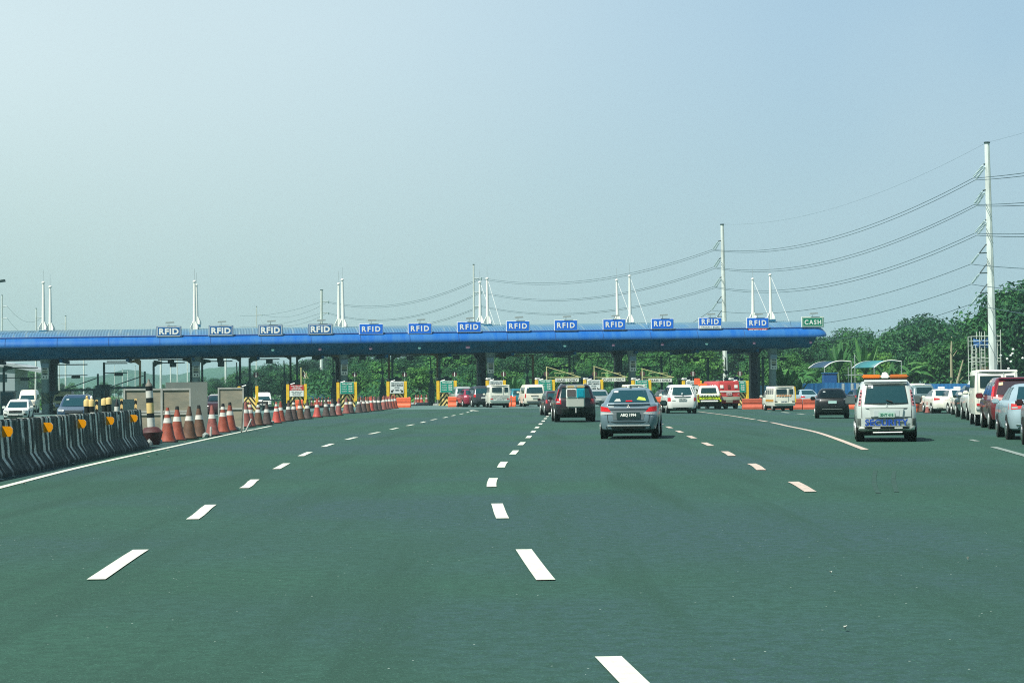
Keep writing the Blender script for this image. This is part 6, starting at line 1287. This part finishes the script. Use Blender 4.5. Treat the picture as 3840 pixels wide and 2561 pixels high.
v.rear('sticker', mat('yellow_sticker', (.75, .55, .3), .5), [[(-.60, 1.44), (-.46, 1.46), (-.46, 1.55), (-.59, 1.53)]], .014); v.rear('spoiler', mar, [[(-.60, 1.62), (.60, 1.62), (.58, 1.66), (-.58, 1.66)]], .08); v.rear('rear_bumper', darkbump, [[(-.78, .28), (.78, .28), (.80, .38), (-.80, .38)]], .016); v.mirrors(3.15, 1.10, mar, 1.25); v.wheels((.85, 3.5), .33)
dkred = paintm('very_dark_red_paint', (.045, .014, .016), .1, .25, .7)
sedan(4018, 45.8, 10.5, 'dark red-brown car, only its left rear corner inside the right edge', dkred, (1.03, 1.0, 1.02), name='sedan')
tx = paintm('taxi_white_paint', (.84, .86, .76), 0, .35, .5)
sedan(3552, 124, 1.0, 'white taxi in the right-hand queue, left of two white sedans', tx, taxi=True); sedan(3618, 122, -2, 'white taxi in the right-hand queue, right of two white sedans', tx, taxi=True)
v = Veh('pickup_truck', 'grey pickup with white cab roof behind the cones at the right', 'pickup truck', 3500, 138, -6, 'pcab', mat('grey_pickup_paint', (.20, .30, .31), .3, .3, coat=.4), (1, 1, 1)); b = MB(); b.prism([(-.88, .5), (-.90, .85), (-.86, 1.12), (.86, 1.12), (.90, .85), (.88, .5)], .05, 1.8); b.build('cargo_bed', mat('grey_pickup_paint', (.20, .30, .31), .3, .3), v.t, smooth=40); v.rear('rear_window', glassd, [[(-.62, 1.18), (.62, 1.18), (.54, 1.60), (-.54, 1.60)]]); MB().box((0, 2.6, 1.78), (1.2, .9, .06), ch=.02).build('roof_panel', whiteb, v.t); v.side('side_window', glassd, [[(2.0, 1.15), (2.8, 1.15), (2.7, 1.6), (2.2, 1.6)], [(2.9, 1.15), (3.8, 1.15), (3.2, 1.56), (2.8, 1.6)]]); v.W = .88; v.wheels((.95, 4.1), .38)
# queue slivers left of the white van
def suvx(px, Y, head, label, paint, k=(1, 1, 1), kind='suv', flip=False, name='suv', cat='car', lamp=tail_r):
    v = Veh(name, label, cat, px, Y, head, kind, paint, k, None, flip); z0 = 1.16 if kind == 'suv' else 1.1
    v.rear('rear_window', glass_rear, [[(-.70, z0), (.70, z0), (.60, z0+.44), (-.60, z0+.44)]]); v.side('side_window', glassd, [[(.5, z0-.02), (1.5, z0-.02), (1.4, z0+.42), (.62, z0+.42)], [(1.58, z0-.02), (2.5, z0-.02), (2.2, z0+.42), (1.5, z0+.42)], [(2.58, z0-.02), (3.3, z0-.02), (2.65, z0+.42), (2.3, z0+.42)]])
    v.rear('tail_light', lamp, [[(-.88, .86), (-.70, .86), (-.72, 1.08), (-.86, 1.08)]]); v.rear('tail_light', lamp, [[(.70, .86), (.88, .86), (.86, 1.08), (.72, 1.08)]]); v.plate(0, .8, .42, .14, '', plate_w, inkg); v.rear('rear_bumper', darkbump, [[(-.84, .32), (.84, .32), (.86, .48), (-.86, .48)]], .03)
    v.rear('windscreen', glassd, [[(-.7, z0+.02), (.7, z0+.02), (.6, z0+.44), (-.6, z0+.44)]], front=True); v.mirrors(3.1, z0, paint); v.wheels((.95, 3.6), .36, rimm=steel); return v
suvx(3712, 88, 8.0, 'white SUV in the right queue, mostly hidden left of the white van', wp, (1, 1, 1.0)); suvx(3682, 99, 6.5, 'dark SUV in the right queue between the taxis and white SUV', mat('dark_green_car', (.02, .05, .045), .3, .1, coat=.5), (.95, 1, .9)); sedan(3655, 112, 5, 'white sedan sliver in the right queue behind the dark SUV', tx)
sedan(3245, 165, -5, 'dark car roof seen between the black hatchback and the SECURITY wagon', paintm('dark_blue_grey', (.03, .05, .07), .1, .3), name='sedan'); sedan(3040, 166, -5, 'silver car roof seen behind the brick-red barriers', sil)
suvx(3452, 150, -5, 'pale van corner peeking out right of the SECURITY wagon', tx, (.9, 1, 1.05))
# lanes in the middle
redc = paintm('pinkish_red_paint', (.30, .02, .05), .1, .3, .6)
sedan(1775, 158, -12, 'red hatchback left of the dirty white utility van', redc, (1, 1, 1), name='hatchback', kind='hatch') if False else None
v = Veh('hatchback', 'red hatchback left of the dirty white utility van', 'car', 1772, 168, -13, 'hatch', redc, (.84, 1, 1.0)); v.rear('rear_window', glass_rear, [[(-.62, 1.04), (.62, 1.04), (.50, 1.42), (-.50, 1.42)]]); v.rear('tail_light', mat('pink_lamp', (.8, .3, .35), .2), [[(-.80, .80), (-.50, .84), (-.52, .95), (-.78, .98)]]); v.rear('tail_light', mat('pink_lamp', (.8, .3, .35), .2), [[(.50, .84), (.80, .80), (.78, .98), (.52, .95)]]); v.side('side_window', glassd, [[(.6, 1.04), (1.6, 1.04), (1.5, 1.4), (.9, 1.4)], [(1.7, 1.04), (2.6, 1.04), (2.1, 1.38), (1.6, 1.4)]]); v.wheels((.7, 3.1), .30)
suvx(1742, 180, -9, 'silver SUV behind the orange barrier and red hatchback', paintm('silver_paint', (.42, .48, .46), .3, .3), (.95, 1, .98), lamp=tail_w); suvx(1814, 166, -12, 'dark grey SUV between red hatchback and white utility van', paintm('dark_grey_car', (.05, .06, .07), .2, .3), (.92, 1, .98))
suvx(1952, 172, -8, 'teal car half hidden left of the cream passenger van', paintm('teal_car_paint', (.02, .20, .24), .2, .3), (.9, 1, .85)); suvx(2078, 110, -4, 'dark car sliver left of the dark red SUV', paintm('charcoal_red', (.05, .03, .035), .2, .3), (.5, 1, .80), kind='mpv')
suvx(2155, 150, -6, 'dark SUV roof seen above the SUV carrying the washing machine', paintm('navy_dark_car', (.03, .05, .08), .2, .3), (1, 1, .98)); suvx(2246, 158, -6, 'silver-grey SUV between the dark red SUV and grey sedan', paintm('pale_silver', (.40, .46, .46), .3, .3), (1, 1, .78), lamp=tail_w)
suvx(2508, 165, -5, 'dark car beside the grey sedan mirror', paintm('grey_dark_car', (.07, .08, .08), .2, .3), (.8, 1, .8))
# left lanes: oncoming cars, seen from the front
def oncoming(px, Y, head, label, kind, paint, k, name, grille_z, plate_txt=None, chromebars=False):
    v = Veh(name, label, 'car', px, Y, head, kind, paint, k, None, True); z = .0
    v.rear('windscreen', glass_rear, [[(-.72, 1.13), (.72, 1.13), (.62, 1.60 if kind == 'suv' else 1.5), (-.62, 1.60 if kind == 'suv' else 1.5)]], front=True)
    for sg in (-1, 1): v.rear('headlight', tail_w, [[(sg*.70-.14, .80), (sg*.70+.14, .84), (sg*.70+.14, .96), (sg*.70-.14, .94)]], .012, front=True)
    v.rear('grille', black, [[(-.46, .70), (.46, .70), (.50, .92), (-.50, .92)]], .01, front=True)
    if chromebars: v.rear('grille_bars', chrome, [[(-.48, .88), (.48, .88), (.48, .91), (-.48, .91)], [(-.47, .80), (.47, .80), (.47, .83), (-.47, .83)]], .02, front=True)
    v.rear('lower_grille', black, [[(-.50, .38), (.50, .38), (.56, .50), (-.56, .50)]], .012, front=True)
    for sg in (-1, 1): v.rear('fog_light', black, [[(sg*.72-.12, .50), (sg*.72+.12, .52), (sg*.72+.10, .66), (sg*.72-.10, .62)]], .014, front=True)
    if plate_txt: v.plate(.0, .60, .50, .17, plate_txt, plate_w, inkg, front=True)
    else: v.plate(0, .58, .40, .11, '', plate_w, inkg, front=True)
    v.side('side_window', glassd, [[(.5, 1.14), (1.5, 1.14), (1.4, 1.55), (.62, 1.55)], [(1.58, 1.14), (2.5, 1.14), (2.2, 1.55), (1.5, 1.55)], [(2.58, 1.14), (3.2, 1.14), (2.6, 1.52), (2.3, 1.55)]])
    v.mirrors(3.1, 1.16, paint, 1.2); v.wheels((.95, 3.6), .36); return v
oncoming(85, 143, -7, 'small white crossover facing the camera at the far left', 'suv', wp, (.93, .9, .86), 'crossover', .8)
nb = paintm('dark_blue_suv_paint', (.045, .095, .16), .3, .25, .7)
v = oncoming(300, 116, -8, 'dark blue SUV facing the camera behind the striped barriers', 'suv', nb, (1.02, 1, .97), 'suv', .8, 'WAX 3874', True)
for sx in (-.55, .55): b = MB(); b.tube([(sx, 1.0, 1.74), (sx, 2.3, 1.76)], .025, 5); b.build('roof_rail', steel, v.t)
v.rear('sticker', stick, [[(.38, 1.48), (.52, 1.48), (.52, 1.54), (.38, 1.54)]], .016, front=True)
oncoming(815, 172, -8, 'white car half hidden between the grey board and the right hoarding', 'suv', wp, (.9, 1, .92), 'suv', .8); sedan(812, 140, -9, 'dark red car behind the fifth and sixth cones', dkred, (1, 1, 1), flip=True)
oncoming(118, 205, -8, 'white minibus with a cream roof rack behind the white crossover', 'van', cw, (1, 1, 1.18), 'minibus', .8); oncoming(248, 190, -8, 'white and yellow van left of the dark blue SUV', 'van', mat('yellow_white_van', (.66, .66, .36), .5), (1, 1, 1.12), 'passenger_van', .8)
oncoming(985, 210, -8, 'distant white car behind the white guard rail, left of the red notice block', 'van', wp, (1, 1, .9), 'passenger_van', .8); oncoming(705, 230, -8, 'distant pale car behind the boards below the second sign', 'suv', tx, (1, 1, .9), 'suv', .8)
# undergrowth
rnd = random.Random(5); b = MB(); vs_ = []; fs = []
def scrub(x0, x1, Y0, Y1, n_, h, m_, name):
    b = MB(); r_ = random.Random(int(x0*7+Y0))
    for _ in range(n_):
        Y = r_.uniform(Y0, Y1); x = r_.uniform(x0, x1)*Y/250; z = gz(x, Y)+h*r_.random()**1.3*(.6+.4*math.sin(x*.7)+.25*math.sin(x*2.3+Y)); s = r_.uniform(.16, .42)
        nrm = Vector((r_.uniform(-1, 1), r_.uniform(-1, .4), r_.uniform(.1, 1))).normalized(); a = nrm.cross(Vector((r_.uniform(-1, 1), r_.uniform(-1, 1), r_.uniform(-1, 1)))).normalized(); c = nrm.cross(a); p = Vector((x, Y, z))
        b.add([p-a*s, p-c*s*.5, p+a*s, p+c*s*.5], [(0, 1, 2, 3)])
    tag(b.build(name, m_), kind='stuff')
scrub(-27, 72, 252, 268, 16000, 3.2, leaf_m, 'undergrowth'); scrub(-27, 72, 290, 300, 8000, 3.0, leaf_d, 'undergrowth'); scrub(-70, -24, 330, 345, 6000, 1.6, leaf_m, 'undergrowth')
scrub(-75, 75, 240, 250, 9000, .7, leaf_y, 'tall_grass')
# ------------------------------------------------------------------ haze
hz = bpy.data.materials.new('haze_air'); hz.use_nodes = True; n = hz.node_tree; n.nodes.clear()
o = n.nodes.new('ShaderNodeOutputMaterial'); pv = n.nodes.new('ShaderNodeVolumePrincipled'); pv.inputs['Color'].default_value = (.52, .86, .88, 1); pv.inputs['Density'].default_value = .00028; pv.inputs['Anisotropy'].default_value = .0
n.links.new(pv.outputs[0], o.inputs['Volume'])
b = MB(); b.box((0, 1580, 17), (6400, 3500, 40)); tag(b.build('haze', hz), kind='stuff')
